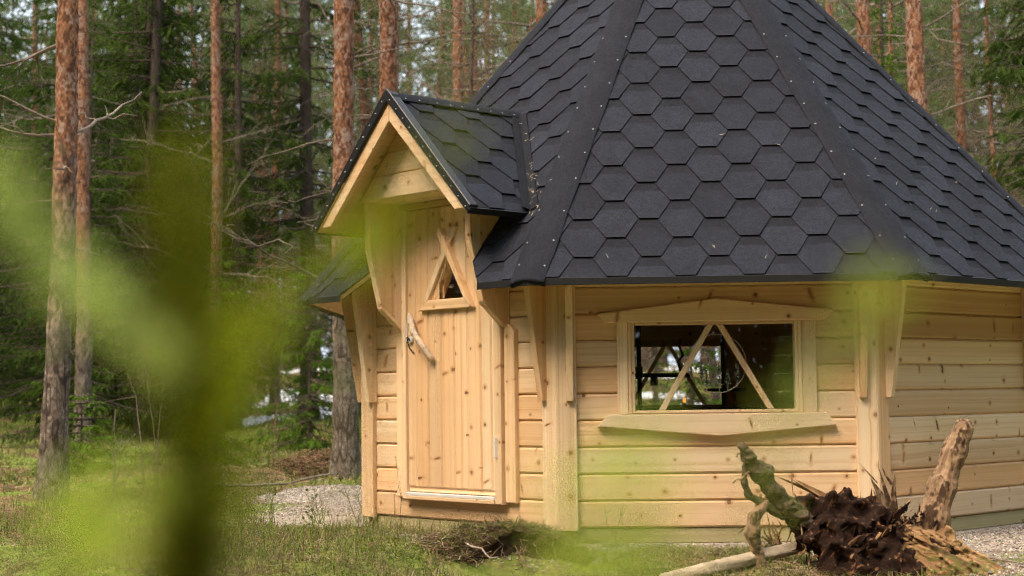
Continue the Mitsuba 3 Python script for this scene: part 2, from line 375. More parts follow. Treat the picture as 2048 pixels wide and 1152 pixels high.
E_, TAB, FLAT, TK = 0.1268, 0.319, 0.093, 0.0062
def lay_shingles(frame, clip, phase_even, phase_odd, rows, key, stuff=False, seed=0):
    """Rows of hexagon tabs; each tab a thin tilted plate that overlaps the row below. frame = (O, ax, ay, az)."""
    O, ax, ay, az = frame
    rng = random.Random(seed)
    bulk = Soup()
    x0, y0, x1, y1 = clip.bounds
    for r in range(-1, rows):
        ph = phase_odd if r % 2 else phase_even
        for i in range(int((x0 - ph) / TAB) - 2, int((x1 - ph) / TAB) + 3):
            cx, b = ph + i * TAB, r * E_ + rng.uniform(-0.0015, 0.0015)
            w0, w1 = FLAT / 2, (TAB - FLAT) / 2
            hexa = Polygon([(cx - w0, b), (cx + w0, b), (cx + w1, b + E_), (cx + w0 + 0.004, b + 2 * E_ + 0.008), (cx - w0 - 0.004, b + 2 * E_ + 0.008), (cx - w1, b + E_)])
            g = hexa.intersection(clip)
            if g.is_empty or g.geom_type != 'Polygon' or g.area < 4e-4: continue
            ring = np.array(g.exterior.coords)[:-1]
            if Polygon(ring).exterior.is_ccw is False: ring = ring[::-1]
            m = len(ring); lift = rng.uniform(0, 0.0014); tw = rng.uniform(-0.004, 0.004)
            top = 2 * TK - TK * (ring[:, 1] - b) / E_ + lift * (1 - (ring[:, 1] - b) / (2 * E_)) + tw * (ring[:, 0] - cx)
            v = np.vstack([O + ring[:, :1] * ax + ring[:, 1:] * ay + top[:, None] * az, O + ring[:, :1] * ax + ring[:, 1:] * ay + (top - TK)[:, None] * az])
            ii, jj = np.arange(m), (np.arange(m) + 1) % m
            f = np.vstack([[[0, q, q + 1] for q in range(1, m - 1)], np.stack([ii, ii + m, jj + m], 1), np.stack([ii, jj + m, jj], 1)])
            uv = np.tile([rng.uniform(0, 900), rng.uniform(0, 900)], (2 * m, 1))
            if stuff: bulk.add(v, f, uv)
            else: put(key, (v, f), 'shingle', False, uv=uv)
    if stuff:
        k = bulk.put(key, 'shingle'); labels[k] = {'kind': 'stuff'}

foot = Polygon([(0.215, -1), (0.215, 0), (0.340, sz(1.30)), (0.340, sz(1.60)), (AP, sz(2.185)), (1.186, sz(1.60)), (1.186, sz(1.305)), (1.322, 0), (1.322, -1)])
foot = Polygon([(a - L / 2, b) for a, b in foot.exterior.coords])
top_limit = sbox(-3, -0.002, 3, SLEN - 0.05)
phases = {-1: (0.272, 0.111), 0: (0.283, 0.130), 1: (0.31, 0.15)}
for k in range(-1, 7):
    W = Wall(k); S = Slope(W); fr = (S.O, S.ax, S.ay, S.az)
    clip = S.tri if k != -1 else S.tri.difference(foot)
    # boarded deck
    s = Soup()
    n_strip = 14 if k in (-1, 0, 1, -2, 6) else 1
    for q in range(n_strip):
        g = clip.intersection(sbox(-3, SLEN * q / n_strip + 0.0008, 3, SLEN * (q + 1) / n_strip - 0.0008))
        for h in getattr(g, 'geoms', [g]):
            if h.geom_type == 'Polygon' and h.area > 1e-4: s.add(*board_mesh(fr, list(h.exterior.coords)[:-1], -0.024, -0.002, 0, 0.0005))
    deck = s.put(Rf + '__deck', 'pine')
    # felt under the tabs, the dark starter strip at the eave
    cs = clip.intersection(sbox(-3, -0.008, 3, SLEN))
    for h in getattr(cs, 'geoms', [cs]):
        v, f, uv = board_mesh(fr, list(h.exterior.coords)[:-1], -0.0018, 0.003, 0, 0.0005)
        put(Rf + '__underlay', (v, f), 'cap_felt', False, uv=np.tile([5.5, 5.5], (len(v), 1)))
    inner = clip.intersection(top_limit)
    if k in phases:
        pe, po = phases[k]
        lay_shingles(fr, inner, pe - L / 2, po - L / 2, 19, Rf + '__shingle', seed=k + 20)
        if k != -1: lay_shingles(fr, inner.intersection(sbox(-3, 19 * E_ + 0.02, 3, SLEN)), pe - L / 2, po - L / 2, 29, Rf + '__upper_shingles', True)
    else:
        lay_shingles(fr, inner, 0.28 - L / 2, 0.12 - L / 2, 29, Rf + '__rear_shingles', True, seed=k)
    # eave trim
    spans = [(-LE / 2, LE / 2)] if k != -1 else [(-LE / 2, 0.215 - L / 2), (1.322 - L / 2, LE / 2)]
    out = AP0 - RW * C8
    for a, b in spans:
        board(Rf + '__eave_trim', (S.O, W.U, W.Z, W.N), rect(a, -0.031, b, 0.0035), 0.001, 0.009, 0, 0.002, 'black_trim')
    if k == -1:
        for p0, p1 in (((0.215, 0), (0.340, sz(1.30))), ((0.340, sz(1.30)), (0.340, sz(1.60))), ((1.322, 0), (1.186, sz(1.305))), ((1.186, sz(1.305)), (1.186, sz(1.60)))):
            p0, p1 = np.array(p0) - [L / 2, 0], np.array(p1) - [L / 2, 0]
            d = unit(p1 - p0); o = np.array([-d[1], d[0]]) * (0.005 if p0[0] > 0 else -0.005)
            board(Rf + '__cut_trim', fr, [tuple(p0 - o * 0.2), tuple(p1 - o * 0.2), tuple(p1 - o), tuple(p0 - o)], -0.030, 0.010, 0, 0.0005, 'black_trim')

# ridge caps with their nails
nail_at = [0.10, 0.255, 0.475, 0.70, 0.88, 1.08, 1.26, 1.44, 1.64, 1.85]
def ridge_cap(key, P0, P1, nL, nR, half, drop, nails, hump=0.03, ends=True, nail_in=0.022, seed=0):
    """A folded felt strip from P0 to P1 over the edge between two slopes with the normals nL and nR."""
    rng = np.random.default_rng(seed)
    d = unit(P1 - P0)
    aL, aR = unit(np.cross(d, nL)), unit(np.cross(d, nR))
    if aL @ nR > 0: aL = -aL
    if aR @ nL > 0: aR = -aR
    mid = unit(nL + nR); ln = np.linalg.norm(P1 - P0)
    H0 = 0.0155
    def profile(w):
        pts = [aL * w + nL * (H0 - 0.007), aL * w + nL * H0, aL * w * 0.55 + nL * (H0 + 0.001)]
        for t in np.linspace(0, 1, 7): pts.append((1 - t) ** 2 * (aL * hump + nL * H0) + 2 * t * (1 - t) * mid * H0 * 1.05 + t * t * (aR * hump + nR * H0))
        pts += [aR * w * 0.55 + nR * (H0 + 0.001), aR * w + nR * H0, aR * w + nR * (H0 - 0.007)]
        return np.array(pts)
    n = max(4, int(ln / 0.09)); rings = []
    if ends: rings += [P0 - d * 0.012 + mid * -0.035 + profile(half * 0.98), P0 - d * 0.016 + mid * -0.006 + profile(half)]
    for t in np.linspace(0, 1, n):
        rings.append(P0 + d * ln * t + profile(half + rng.normal() * 0.0012) + mid * rng.normal() * 0.0008)
    v = np.vstack(rings); m = len(rings[0]); k = len(rings)
    i = np.arange(k - 1)[:, None] * m; j = np.arange(m - 1)
    f = np.vstack([np.stack([i + j, i + m + j, i + m + j + 1], -1).reshape(-1, 3), np.stack([i + j, i + m + j + 1, i + j + 1], -1).reshape(-1, 3)])
    tri = v[f[len(f) // 4]]
    if np.cross(tri[1] - tri[0], tri[2] - tri[0]) @ mid < 0: f = f[:, ::-1]
    c = put(key, (v, f), 'cap_felt', True, uv=np.tile([7.5, 9.5], (len(v), 1)))
    s = Soup()
    for t in nails:
        for a, nn in ((aL, nL), (aR, nR)):
            o = P0 + d * (t + rng.normal() * 0.008) + a * (half - nail_in) + nn * (H0 + 0.001)
            h = trimesh.creation.icosphere(subdivisions=1, radius=0.0050)
            M = np.eye(4); M[:3, 2] = nn * 0.45; M[:3, 0] = d; M[:3, 1] = np.cross(nn, d); M[:3, 3] = o
            h.apply_transform(M); s.add(h.vertices, h.faces)
    if nails:
        kk = s.put(c + '__nails', 'nail_zinc', True); labels[kk] = {'kind': 'stuff'}
    return c
apex = np.array([0, 0, HA])
for k in range(-1, 7):
    e = np.array([*corner(k, RE), EAVE])
    Lk, Rk = Slope(Wall(k - 1)), Slope(Wall(k))
    ridge_cap(Rf + '__ridge_cap', e, e + (apex - e) * 0.97, Lk.az, Rk.az, 0.088, 0, nail_at if k in (-1, 0, 1, 2) else [], seed=k + 9)
v, f = tube([apex + [0, 0, -0.10], apex + [0, 0, 0.02], apex + [0, 0, 0.10]], [0.16, 0.13, 0.02], 16); put(Rf + '__apex_cap', (v, f), 'black_trim', 30)

# hood roof: two small slopes running back into the main roof
def n_main(z): return AP0 - RW * C8 - (z - EAVE) * AP0 / RISE
NF = 0.446
for sgn in (-1, 1):
    O = WD.at(AP + sgn * HALF, 0, EZ)
    ay = unit(-sgn * WD.U * HALF + WD.Z * (RZ - EZ)); ax = WD.N
    az = np.cross(ay, ax) * 1.0
    if az[2] < 0: az = -az
    ln = math.hypot(HALF, RZ - EZ)
    fr = (O, ax, ay, az)
    outline = [(n_main(EZ) - 0.03, 0), (NF, 0), (NF, ln), (n_main(RZ) - 0.03, ln)]
    outline_t = [(n_main(EZ) - 0.03, 0.002), (NF - 0.004, 0.002), (NF - 0.004, ln - 0.03), (n_main(RZ) - 0.03, ln - 0.03)]
    s = Soup()
    for q in range(6):
        g = Polygon(outline).intersection(sbox(-3, ln * q / 6 + 0.0006, 3, ln * (q + 1) / 6 - 0.0006))
        s.add(*board_mesh(fr, list(g.exterior.coords)[:-1], -0.026, -0.002, 0, 0.0005))
    s.put(H + '__deck', 'pine')
    v, f, uv = board_mesh(fr, outline, -0.0018, 0.003, 0, 0.0005); put(H + '__underlay', (v, f), 'cap_felt', False, uv=np.tile([5.5, 5.5], (len(v), 1)))
    lay_shingles(fr, Polygon(outline_t), 0.275, 0.115, 8, H + '__shingle', seed=sgn + 77)
    board(H + '__eave_trim', fr, rect(n_main(EZ) + 0.01, -0.008, NF + 0.002, 0.0005), -0.030, 0.006, 0, 0.001, 'black_trim')
    # folded trim along the front edge
    q = [(AP + sgn * 0.001, RZ + 0.022), (AP + sgn * (HALF + 0.006), EZ + 0.014), (AP + sgn * (HALF + 0.006), EZ - 0.012), (AP + sgn * (HALF - 0.02), EZ - 0.012), (AP + sgn * 0.001, RZ - 0.046)]
    c = board(H + '__front_trim', F, q, 0.4395, 0.456, 0, 0.004, 'black_trim')
    s = Soup()
    p0, p1 = np.array([AP, RZ]), np.array([AP + sgn * HALF, EZ])
    for t in np.linspace(0.05, 0.97, 12):
        a = p0 + (p1 - p0) * t + np.array([0, -0.012])
        h = trimesh.creation.icosphere(subdivisions=1, radius=0.0050); h.apply_translation(WD.at(a[0], 0.4565, a[1])); s.add(h.vertices, h.faces)
    kk = s.put(c + '__nails', 'nail_zinc', True); labels[kk] = {'kind': 'stuff'}
    # top lip of that trim lying on the shingles
    board(H + '__front_trim', fr, rect(NF - 0.045, 0.0, NF + 0.010, ln - 0.005), 0.004, 0.0185, 1, 0.004, 'black_trim')
    # valley strip
    v0, v1 = WD.at(AP + sgn * 0.05, n_main(RZ - 0.05 * slope), RZ - 0.05 * slope), WD.at(AP + sgn * (HALF + 0.01), n_main(EZ), EZ)
    main = Slope(WD); d = unit(v1 - v0)
    aH, aM = unit(np.cross(d, az)), unit(np.cross(d, main.az))
    if aH @ WD.N < 0: aH = -aH
    if aM @ WD.N > 0: aM = -aM
    pr = [aH * 0.055 + az * 0.008, aH * 0.055 + az * 0.0165, aH * 0.02 + az * 0.017, az * 0.011 + main.az * 0.011, aM * 0.02 + main.az * 0.017, aM * 0.055 + main.az * 0.0165, aM * 0.055 + main.az * 0.008]
    rows = np.linspace(0, 1, 9)
    vv = np.vstack([[v0 + (v1 - v0) * t + q for q in pr] for t in rows]); m = len(pr)
    i = np.arange(8)[:, None] * m; j = np.arange(m - 1)
    ff = np.vstack([np.stack([i + j, i + m + j, i + m + j + 1], -1).reshape(-1, 3), np.stack([i + j, i + m + j + 1, i + j + 1], -1).reshape(-1, 3)])
    put(H + '__valley_strip', (vv, ff), 'cap_felt', False, uv=np.tile([3.5, 9.5], (len(vv), 1)))
P0, P1 = WD.at(AP, NF + 0.004, RZ + 0.004), WD.at(AP, n_main(RZ) - 0.05, RZ + 0.004)
zz = np.array([0, 0, 1.0])
hn = [unit(s_ * WD.U * (RZ - EZ) + zz * HALF) for s_ in (-1, 1)]
ridge_cap(H + '__ridge_cap', P0, P1, hn[0], hn[1], 0.078, 0, [0.08, 0.18, 0.28, 0.37, 0.47, 0.57, 0.66, 0.75, 0.83], ends=False, nail_in=0.016, seed=60)
labels[H] = {'label': 'small gabled hood with shingle roof over the door'}

# ------------------------------------------------------------------ ground
def sstep(a, b, x):
    t = np.clip((x - a) / (b - a), 0, 1); return t * t * (3 - 2 * t)

def bump(x, y, cx, cy, r, h, e=1.0, ang=0.0):
    dx, dy = x - cx, y - cy
    c, s_ = math.cos(ang), math.sin(ang)
    a, b = (dx * c + dy * s_) / r, (-dx * s_ + dy * c) / (r * e)
    return h * np.exp(-(a * a + b * b) * 1.6)

def gravel_edge(x, y):
    """Above 0 inside the gravel pad round the cabin."""
    r, a = np.hypot(x, y), np.arctan2(y, x)
    R_ = 2.75 + 0.15 * np.sin(3 * a + 1) + 0.12 * np.sin(7 * a) + 0.06 * np.sin(17 * a + 2)
    g = R_ - r
    g = np.maximum(g, 0.72 - np.hypot(x + 2.42, (y - 1.60) * 0.85) + 0.1 * np.sin(9 * a))
    g = np.maximum(g, 1.7 - np.hypot(x - 2.4, y + 2.4) + 0.1 * np.sin(11 * a))
    # the turf hummock in front of the door keeps the gravel away
    h = 1.0 - np.hypot((x + 1.55) / 1.05, (y + 1.75) / 1.02) + 0.12 * np.sin(x * 9 + y * 4) + 0.07 * np.sin(x * 23 - y * 17)
    h2 = 1.0 - np.hypot((x - 0.05) / 0.62, (y + 2.75) / 0.55) + 0.15 * np.sin(x * 13 + y * 7)
    return np.minimum(g, -np.maximum(h, h2))

def gz(x, y):
    x, y = np.asarray(x, float), np.asarray(y, float)
    d = np.hypot(x - CAM[0], y - CAM[1]); r = np.hypot(x, y)
    p = np.stack([x, y, x * 0], -1)
    z = -0.075 + 1.75 * sstep(20, 55, d)
    z = z + (meshkit.fbm(p * 0.45, 3) - 0.5) * 0.5 * sstep(3.2, 9, r) + (meshkit.fbm(p * 2.6 + 7, 3) - 0.5) * 0.15 * sstep(2.3, 3.4, r)
    z = z + (meshkit.fbm(p * 9 + 3, 2) - 0.5) * 0.025 * sstep(2.0, 2.4, r)
    z = z + bump(x, y, -2.50, 1.75, 0.50, 0.095, 0.8) + bump(x, y, -1.9, 1.9, 0.4, 0.06) + bump(x, y, -1.5, -2.2, 0.85, 0.075, 0.8)
    z = z + bump(x, y, -0.88, -2.60, 0.34, 0.075, 0.9) + bump(x, y, 0.05, -2.75, 0.45, 0.05) - bump(x, y, -0.66, -3.05, 0.32, 0.15, 0.85)
    z = z + bump(x, y, -3.2, 5.05, 0.7, 0.12) + bump(x, y, -4.3, 0.75, 0.6, 0.05)
    return z

def grid_lines(lo, hi, a, b, fine, grow=1.13):
    x = list(np.arange(a, b + fine, fine)); st = fine
    while x[-1] < hi: st *= grow; x.append(x[-1] + st)
    st = fine
    while x[0] > lo: st *= grow; x.insert(0, x[0] - st)
    return np.array(x)

gx, gy = grid_lines(-170, 170, -5.2, 3.0, 0.045), grid_lines(-120, 230, -4.2, 3.2, 0.045)
GX, GY = np.meshgrid(gx, gy)
v = np.stack([GX, GY, gz(GX, GY)], -1).reshape(-1, 3)
i = np.arange(len(gy) - 1)[:, None] * len(gx); j = np.arange(len(gx) - 1)
f = np.vstack([np.stack([i + j, i + j + 1, i + len(gx) + j + 1], -1).reshape(-1, 3), np.stack([i + j, i + len(gx) + j + 1, i + len(gx) + j], -1).reshape(-1, 3)])
def ground_colour(p, n, uv):
    a = fbm(p.x * 0.7, p.y * 0.7, 3.0, 3)
    b = fbm(p.x * 5 + 9, p.y * 5, 1.0, 3)
    c = noise(p.x * 60, p.y * 60, p.z * 60)
    moss = mix(C3(0.072, 0.105, 0.018), C3(0.135, 0.155, 0.032), b)
    litter = mix(C3(0.085, 0.052, 0.028), C3(0.17, 0.115, 0.062), c)
    soil = C3(0.03, 0.021, 0.015)
    col = mix(moss, litter, smoothstep(0.42, 0.62, a * 0.6 + b * 0.4))
    col = mix(col, soil, smoothstep(0.66, 0.8, b) * 0.6)
    r = dr.sqrt(dr.square(p.x) + dr.square(p.y)) + 0.3 * (b - 0.5)
    r = dr.minimum(r, 2.05 + dr.sqrt(dr.square(p.x + 2.45) + dr.square(p.y - 1.6)) + 0.3 * (b - 0.5))
    grit = mix(C3(0.15, 0.13, 0.11), C3(0.28, 0.245, 0.205), c)
    col = mix(col, grit, 1 - smoothstep(2.55, 2.75, r))
    return col * (0.75 + 0.5 * c)
scene['ground_mat'] = textured(ground_colour, 0.95, 0.1)
put('ground', (v, f), 'ground_mat', True)
name('ground', 'uneven mossy forest floor with needle litter', 'ground', kind='structure')

# ------------------------------------------------------------------ trees
def pine_bark(p, n, uv):
    s1 = fbm(p.x * 15, p.y * 15, p.z * 5.5, 3)
    s2 = noise(p.x * 46, p.y * 46, p.z * 17)
    s3 = noise(p.x * 85 + 5, p.y * 85, p.z * 45)
    flake = smoothstep(0.50, 0.64, 0.4 * s1 + 0.35 * s2 + 0.25 * s3)
    crack = smoothstep(0.50, 0.34, s2 * 0.55 + s1 * 0.2 + s3 * 0.25)
    up = mix(C3(0.25, 0.118, 0.062), C3(0.19, 0.086, 0.049), smoothstep(0.35, 0.65, s1))
    up = mix(up, C3(0.29, 0.215, 0.17), flake * 0.8)
    up = mix(up, C3(0.055, 0.028, 0.019), crack * 0.7)
    fis = noise(p.x * 26, p.y * 26, p.z * 4.5); fis2 = noise(p.x * 60 + 3, p.y * 60, p.z * 13)
    low = mix(C3(0.150, 0.120, 0.098), C3(0.225, 0.19, 0.16), flake)
    low = mix(low, C3(0.035, 0.026, 0.02), dr.maximum((1 - smoothstep(0.03, 0.11, dr.abs(fis - 0.5))) * 0.85, (1 - smoothstep(0.03, 0.12, dr.abs(fis2 - 0.5))) * 0.55))
    low = mix(low, C3(0.125, 0.135, 0.075), smoothstep(0.55, 0.7, noise(p.x * 6, p.y * 6, p.z * 5)) * 0.4)
    edge = smoothstep(-0.5, 0.6, p.z - 1.9 + 2.0 * (s1 - 0.5) + 1.3 * (s2 - 0.5) + 0.8 * (s3 - 0.5))
    return mix(low, up, edge) * (0.72 + 0.5 * s3)
scene['pine_bark'] = textured(pine_bark, 0.9, 0.15)
def spruce_bark_c(p, n, uv):
    s2 = fbm(p.x * 22, p.y * 22, p.z * 14, 3)
    return mix(C3(0.045, 0.034, 0.028), C3(0.125, 0.098, 0.080), s2)
scene['spruce_bark'] = textured(spruce_bark_c, 0.95, 0.1)
scene['dead_wood'] = textured(lambda p, n, uv: mix(C3(0.085, 0.066, 0.052), C3(0.26, 0.215, 0.175), noise(p.x * 3.1, p.y * 3.1, p.z * 4.3)) * (0.7 + 0.6 * noise(p.x * 40, p.y * 40, p.z * 40)), 0.9, 0.1)
def leafmat(r, g, b, trans=0.9):
    return {'type': 'principledthin', 'base_color': {'type': 'rgb', 'value': [r, g, b]}, 'roughness': 0.6, 'diff_trans': trans, 'spec_trans': 0.0, 'eta': 1.3}
scene['pine_needles'] = leafmat(0.17, 0.21, 0.085, 1.1)
scene['spruce_needles'] = leafmat(0.078, 0.122, 0.026, 1.0)
scene['young_needles'] = leafmat(0.12, 0.205, 0.030, 1.0)
scene['dry_needles'] = leafmat(0.21, 0.17, 0.10, 0.9)

def trunk(base, H, r0, seed, lean=(0, 0), sides=26, fine=7.0, step=0.055, rough=0.010, bow=0.05):
    rng = np.random.default_rng(seed)
    hs = [-0.15] + list(np.arange(0, min(fine, H), step)) + list(np.arange(fine, H, 0.6)) + [H] if fine < H else [-0.15] + list(np.arange(0, H, step)) + [H]
    hs = np.array(hs)
    ph = rng.uniform(0, 6, 4)
    off = np.stack([np.sin(hs * 0.55 + ph[0]) * bow + np.sin(hs * 1.7 + ph[2]) * bow * 0.25 + lean[0] * hs, np.sin(hs * 0.5 + ph[1]) * bow + lean[1] * hs, hs], 1)
    off[:, :2] -= off[1, :2]
    flare = 1 + 0.45 * np.exp(-np.maximum(hs, 0) * 3.2)
    r = r0 * np.clip(1 - hs / H, 0.02, 1) ** 0.72 * flare
    path = np.asarray(base) + off
    v, f = tube(path, r, sides)
    m = len(hs) * sides
    c = np.repeat(path, sides, 0); o = (v[:m] - c); u = o / np.maximum(np.linalg.norm(o, axis=1, keepdims=True), 1e-9)
    if rough:
        q = v[:m] * np.array([1, 1, 0.5])
        d = (meshkit.fbm(q * 7, 2, seed) - 0.5) * 1.6 + np.abs(meshkit.noise(q * 24, seed + 5) - 0.5) * 1.3 + (meshkit.noise(q * 55, seed + 9) - 0.5) * 0.6
        # whorl swellings
        v[:m] += u * (d * rough)[:, None]
    return (v, f), path, hs, r

def dead_branch(p, direction, length, r, rng, twigs=4, sides=5, snag=True):
    """One bare branch with side twigs: a bent tapering tube."""
    n = max(5, int(length / 0.11))
    d = unit(direction); t = np.linspace(0, 1, n)
    side = unit(np.cross(d, [0.1, 0.2, 1.0]))
    bend = rng.uniform(-0.28, 0.28) * length; lift = rng.uniform(-0.35, 0.2) * length
    path = p + d * (t * length)[:, None] + side * (bend * t ** 2)[:, None] + np.array([0, 0, 1.0]) * (lift * t ** 1.8)[:, None]
    path[1:] += np.cumsum(rng.normal(size=(n - 1, 3)), 0) * 0.013 * math.sqrt(length)
    s = Soup(); s.add(*tube(path, r * (1 - 0.75 * t) , sides))
    for _ in range(twigs):
        k = rng.integers(max(1, n // 4), n)
        dd = unit(d * rng.uniform(0.3, 1) + side * rng.normal() * 0.9 + np.array([0, 0, rng.normal() * 0.5]))
        ll = length * rng.uniform(0.12, 0.42); m = 5
        tt = np.linspace(0, 1, m)
        q = path[k] + dd * (tt * ll)[:, None] + np.array([0, 0, -1.0]) * (tt ** 2 * ll * rng.uniform(-0.2, 0.3))[:, None] + np.vstack([[0, 0, 0], rng.normal(size=(m - 1, 3)) * 0.012])
        s.add(*tube(q, max(0.0022, r * 0.42) * (1 - 0.7 * tt), 4, False))
        if ll > 0.25:
            for _ in range(2):
                e = q[rng.integers(1, m)]; g = unit(dd + rng.normal(size=3) * 0.7) * ll * 0.4
                s.add(*tube([e, e + g * 0.5 + rng.normal(size=3) * 0.006, e + g], [max(0.0018, r * 0.22), 0.0016, 0.0012], 3, False))
    return s

def needle_tuft(s, p, axis, rng, size=0.11, n=10, width=0.012):
    """A brush of needles round the end of a shoot."""
    axis = unit(axis)
    d = rng.normal(size=(n, 3)) * 0.75 + axis * 0.85
    d /= np.linalg.norm(d, axis=1, keepdims=True)
    w = np.cross(d, rng.normal(size=(n, 3))); w /= np.maximum(np.linalg.norm(w, axis=1, keepdims=True), 1e-9)
    o = p + axis * (rng.uniform(-0.5, 0.5, n) * size)[:, None]
    ln = size * rng.uniform(0.6, 1.25, n)[:, None]
    v = np.stack([o - w * width * 0.5, o + w * width * 0.5, o + d * ln], 1).reshape(-1, 3)
    s.add(v, np.arange(3 * n).reshape(-1, 3))

def pine_crown(path, hs, r, lo, hi, rng, n_branch, length, tufts, size, width, nn):
    """Limbs and needle brushes between the heights lo and hi."""
    wood, green = Soup(), Soup()
    for k in range(n_branch):
        h = lo + (hi - lo) * (k + rng.uniform(0, 1)) / n_branch
        p = np.array([np.interp(h, hs, path[:, c]) for c in range(3)])
        az = k * 2.4 + rng.uniform(-0.5, 0.5); fr = (h - lo) / (hi - lo)
        ll = length * (1 - 0.72 * fr) * rng.uniform(0.6, 1.15)
        d = unit([math.cos(az), math.sin(az), 0.05 + 0.55 * fr + rng.normal() * 0.15])
        n = 6; t = np.linspace(0, 1, n)
        q = p + d * (t * ll)[:, None] + np.array([0, 0, 1.0]) * (t ** 2 * ll * rng.uniform(-0.05, 0.22))[:, None]
        q[1:] += rng.normal(size=(n - 1, 3)) * 0.05 * ll
        wood.add(*tube(q, 0.022 * ll / 1.5 * (1 - 0.8 * t) + 0.003, 4, False))
        for _ in range(tufts):
            e = q[rng.integers(2, n)] + rng.normal(size=3) * np.array([0.22, 0.22, 0.13]) * ll * 0.6
            needle_tuft(green, e, d + np.array([0, 0, 0.5]) + rng.normal(size=3) * 0.4, rng, size, nn, width)
    return wood, green

def spruce_parts(base, H, r0, rng, lo, n_whorl, reach, twig_n, width, hang=0.28, skirt_power=0.8, bare_until=0.0, wid2=1.0):
    """Trunk, boughs and hanging sprays of a Norway spruce."""
    (tv, tf), path, hs, r = trunk(base, H, r0, int(rng.integers(1e6)), sides=12, fine=0, step=0.4, rough=0, bow=0.03)
    wood, green = Soup(), Soup()
    for k in range(n_whorl):
        h = lo + (H * 0.985 - lo) * ((k + rng.uniform(0, 0.6)) / n_whorl)
        p = np.array([np.interp(h, hs, path[:, c]) for c in range(3)])
        fr = (h - lo) / (H - lo)
        for b in range(rng.integers(3, 6)):
            az = rng.uniform(0, 2 * math.pi)
            ll = reach * (1 - fr) ** skirt_power * rng.uniform(0.55, 1.1) + 0.12
            droop = rng.uniform(0.15, 0.5) * (1 - 0.9 * fr)
            n = 6; t = np.linspace(0, 1, n)
            d = np.array([math.cos(az), math.sin(az), 0])
            q = p + d * (t * ll)[:, None] + np.array([0, 0, 1.0]) * (ll * (-droop * t + 0.32 * droop * t ** 3 + 0.25 * fr * t))[:, None]
            wood.add(*tube(q, (0.006 + 0.010 * ll) * (1 - 0.8 * t), 4, False))
            if h < bare_until: 
                continue
            m = max(3, int(twig_n * ll))
            tt = rng.uniform(0.12, 1, m)
            o = np.stack([np.interp(tt, t, q[:, c]) for c in range(3)], 1)
            sd = np.stack([-d[1] * np.ones(m), d[0] * np.ones(m), np.zeros(m)], 1) * rng.choice([-1, 1], m)[:, None]
            L_ = hang * (0.5 + 0.8 * (1 - np.abs(tt - 0.5))) * rng.uniform(0.6, 1.3, m) * min(1, 0.45 + ll)
            dirn = sd * rng.uniform(0.2, 0.8, m)[:, None] + d * rng.uniform(0.2, 0.7, m)[:, None] + np.array([0, 0, -1.0]) * rng.uniform(0.25, 1.1, m)[:, None] * (1 - 0.6 * fr)
            dirn /= np.linalg.norm(dirn, axis=1, keepdims=True)
            e = o + dirn * L_[:, None]
            for wdir in (np.cross(dirn, rng.normal(size=(m, 3))),) * 1 + (np.cross(dirn, [0.3, 0.2, 1.0]),):
                wv = wdir / np.maximum(np.linalg.norm(wdir, axis=1, keepdims=True), 1e-9) * (width * rng.uniform(0.6, 1.2, m))[:, None]
                mid = o * 0.45 + e * 0.55 
                V = np.stack([o, mid - wv, e, mid + wv], 1).reshape(-1, 3)
                i4 = np.arange(m)[:, None] * 4
                green.add(V, np.vstack([i4 + np.array([0, 1, 2]), i4 + np.array([0, 2, 3])]))
    return (tv, tf), wood, green

# ---- prototypes for repeated trees
def group(key, entries):
    scene[key] = {'type': 'shapegroup', **entries}

def proto_pine(key, seed, H, lo, r0, n_dead, n_branch, tufts, size, width, nn, length):
    rng = np.random.default_rng(seed)
    tm, path, hs, r = trunk((0, 0, 0), H, r0, seed, sides=12, fine=H, step=0.35, rough=0.006, bow=0.10)
    dead = Soup()
    for k in range(n_dead):
        h = rng.uniform(1.0, lo + 1.0)
        p = np.array([np.interp(h, hs, path[:, c]) for c in range(3)]); az = rng.uniform(0, 6.28)
        b = dead_branch(p, (math.cos(az), math.sin(az), rng.uniform(-0.3, 0.35)), rng.uniform(0.5, 2.1), 0.014, rng, 5, 4)
        dead.add(*b.mesh())
    wood, green = pine_crown(path, hs, r, lo, H - 0.1, rng, n_branch, length, tufts, size, width, nn)
    dead.add(*wood.mesh())
    group(key, {'trunk': mikit.ply(tm, 'pine_bark', True), 'branches': mikit.ply(dead.mesh(), 'dead_wood', False), 'crown': mikit.ply(green.mesh(), 'pine_needles', False)})

def proto_spruce(key, seed, H, lo, r0, n_whorl, reach, twig_n, width, mat='spruce_needles', bare=0.0, hang=0.28):
    rng = np.random.default_rng(seed)
    tm, wood, green = spruce_parts((0, 0, 0), H, r0, rng, lo, n_whorl, reach, twig_n, width, hang, bare_until=bare)
    group(key, {'trunk': mikit.ply(tm, 'spruce_bark', True), 'branches': mikit.ply(wood.mesh(), 'dead_wood' if 'bare' in key else 'spruce_bark', False), 'crown': mikit.ply(green.mesh(), mat, False)})

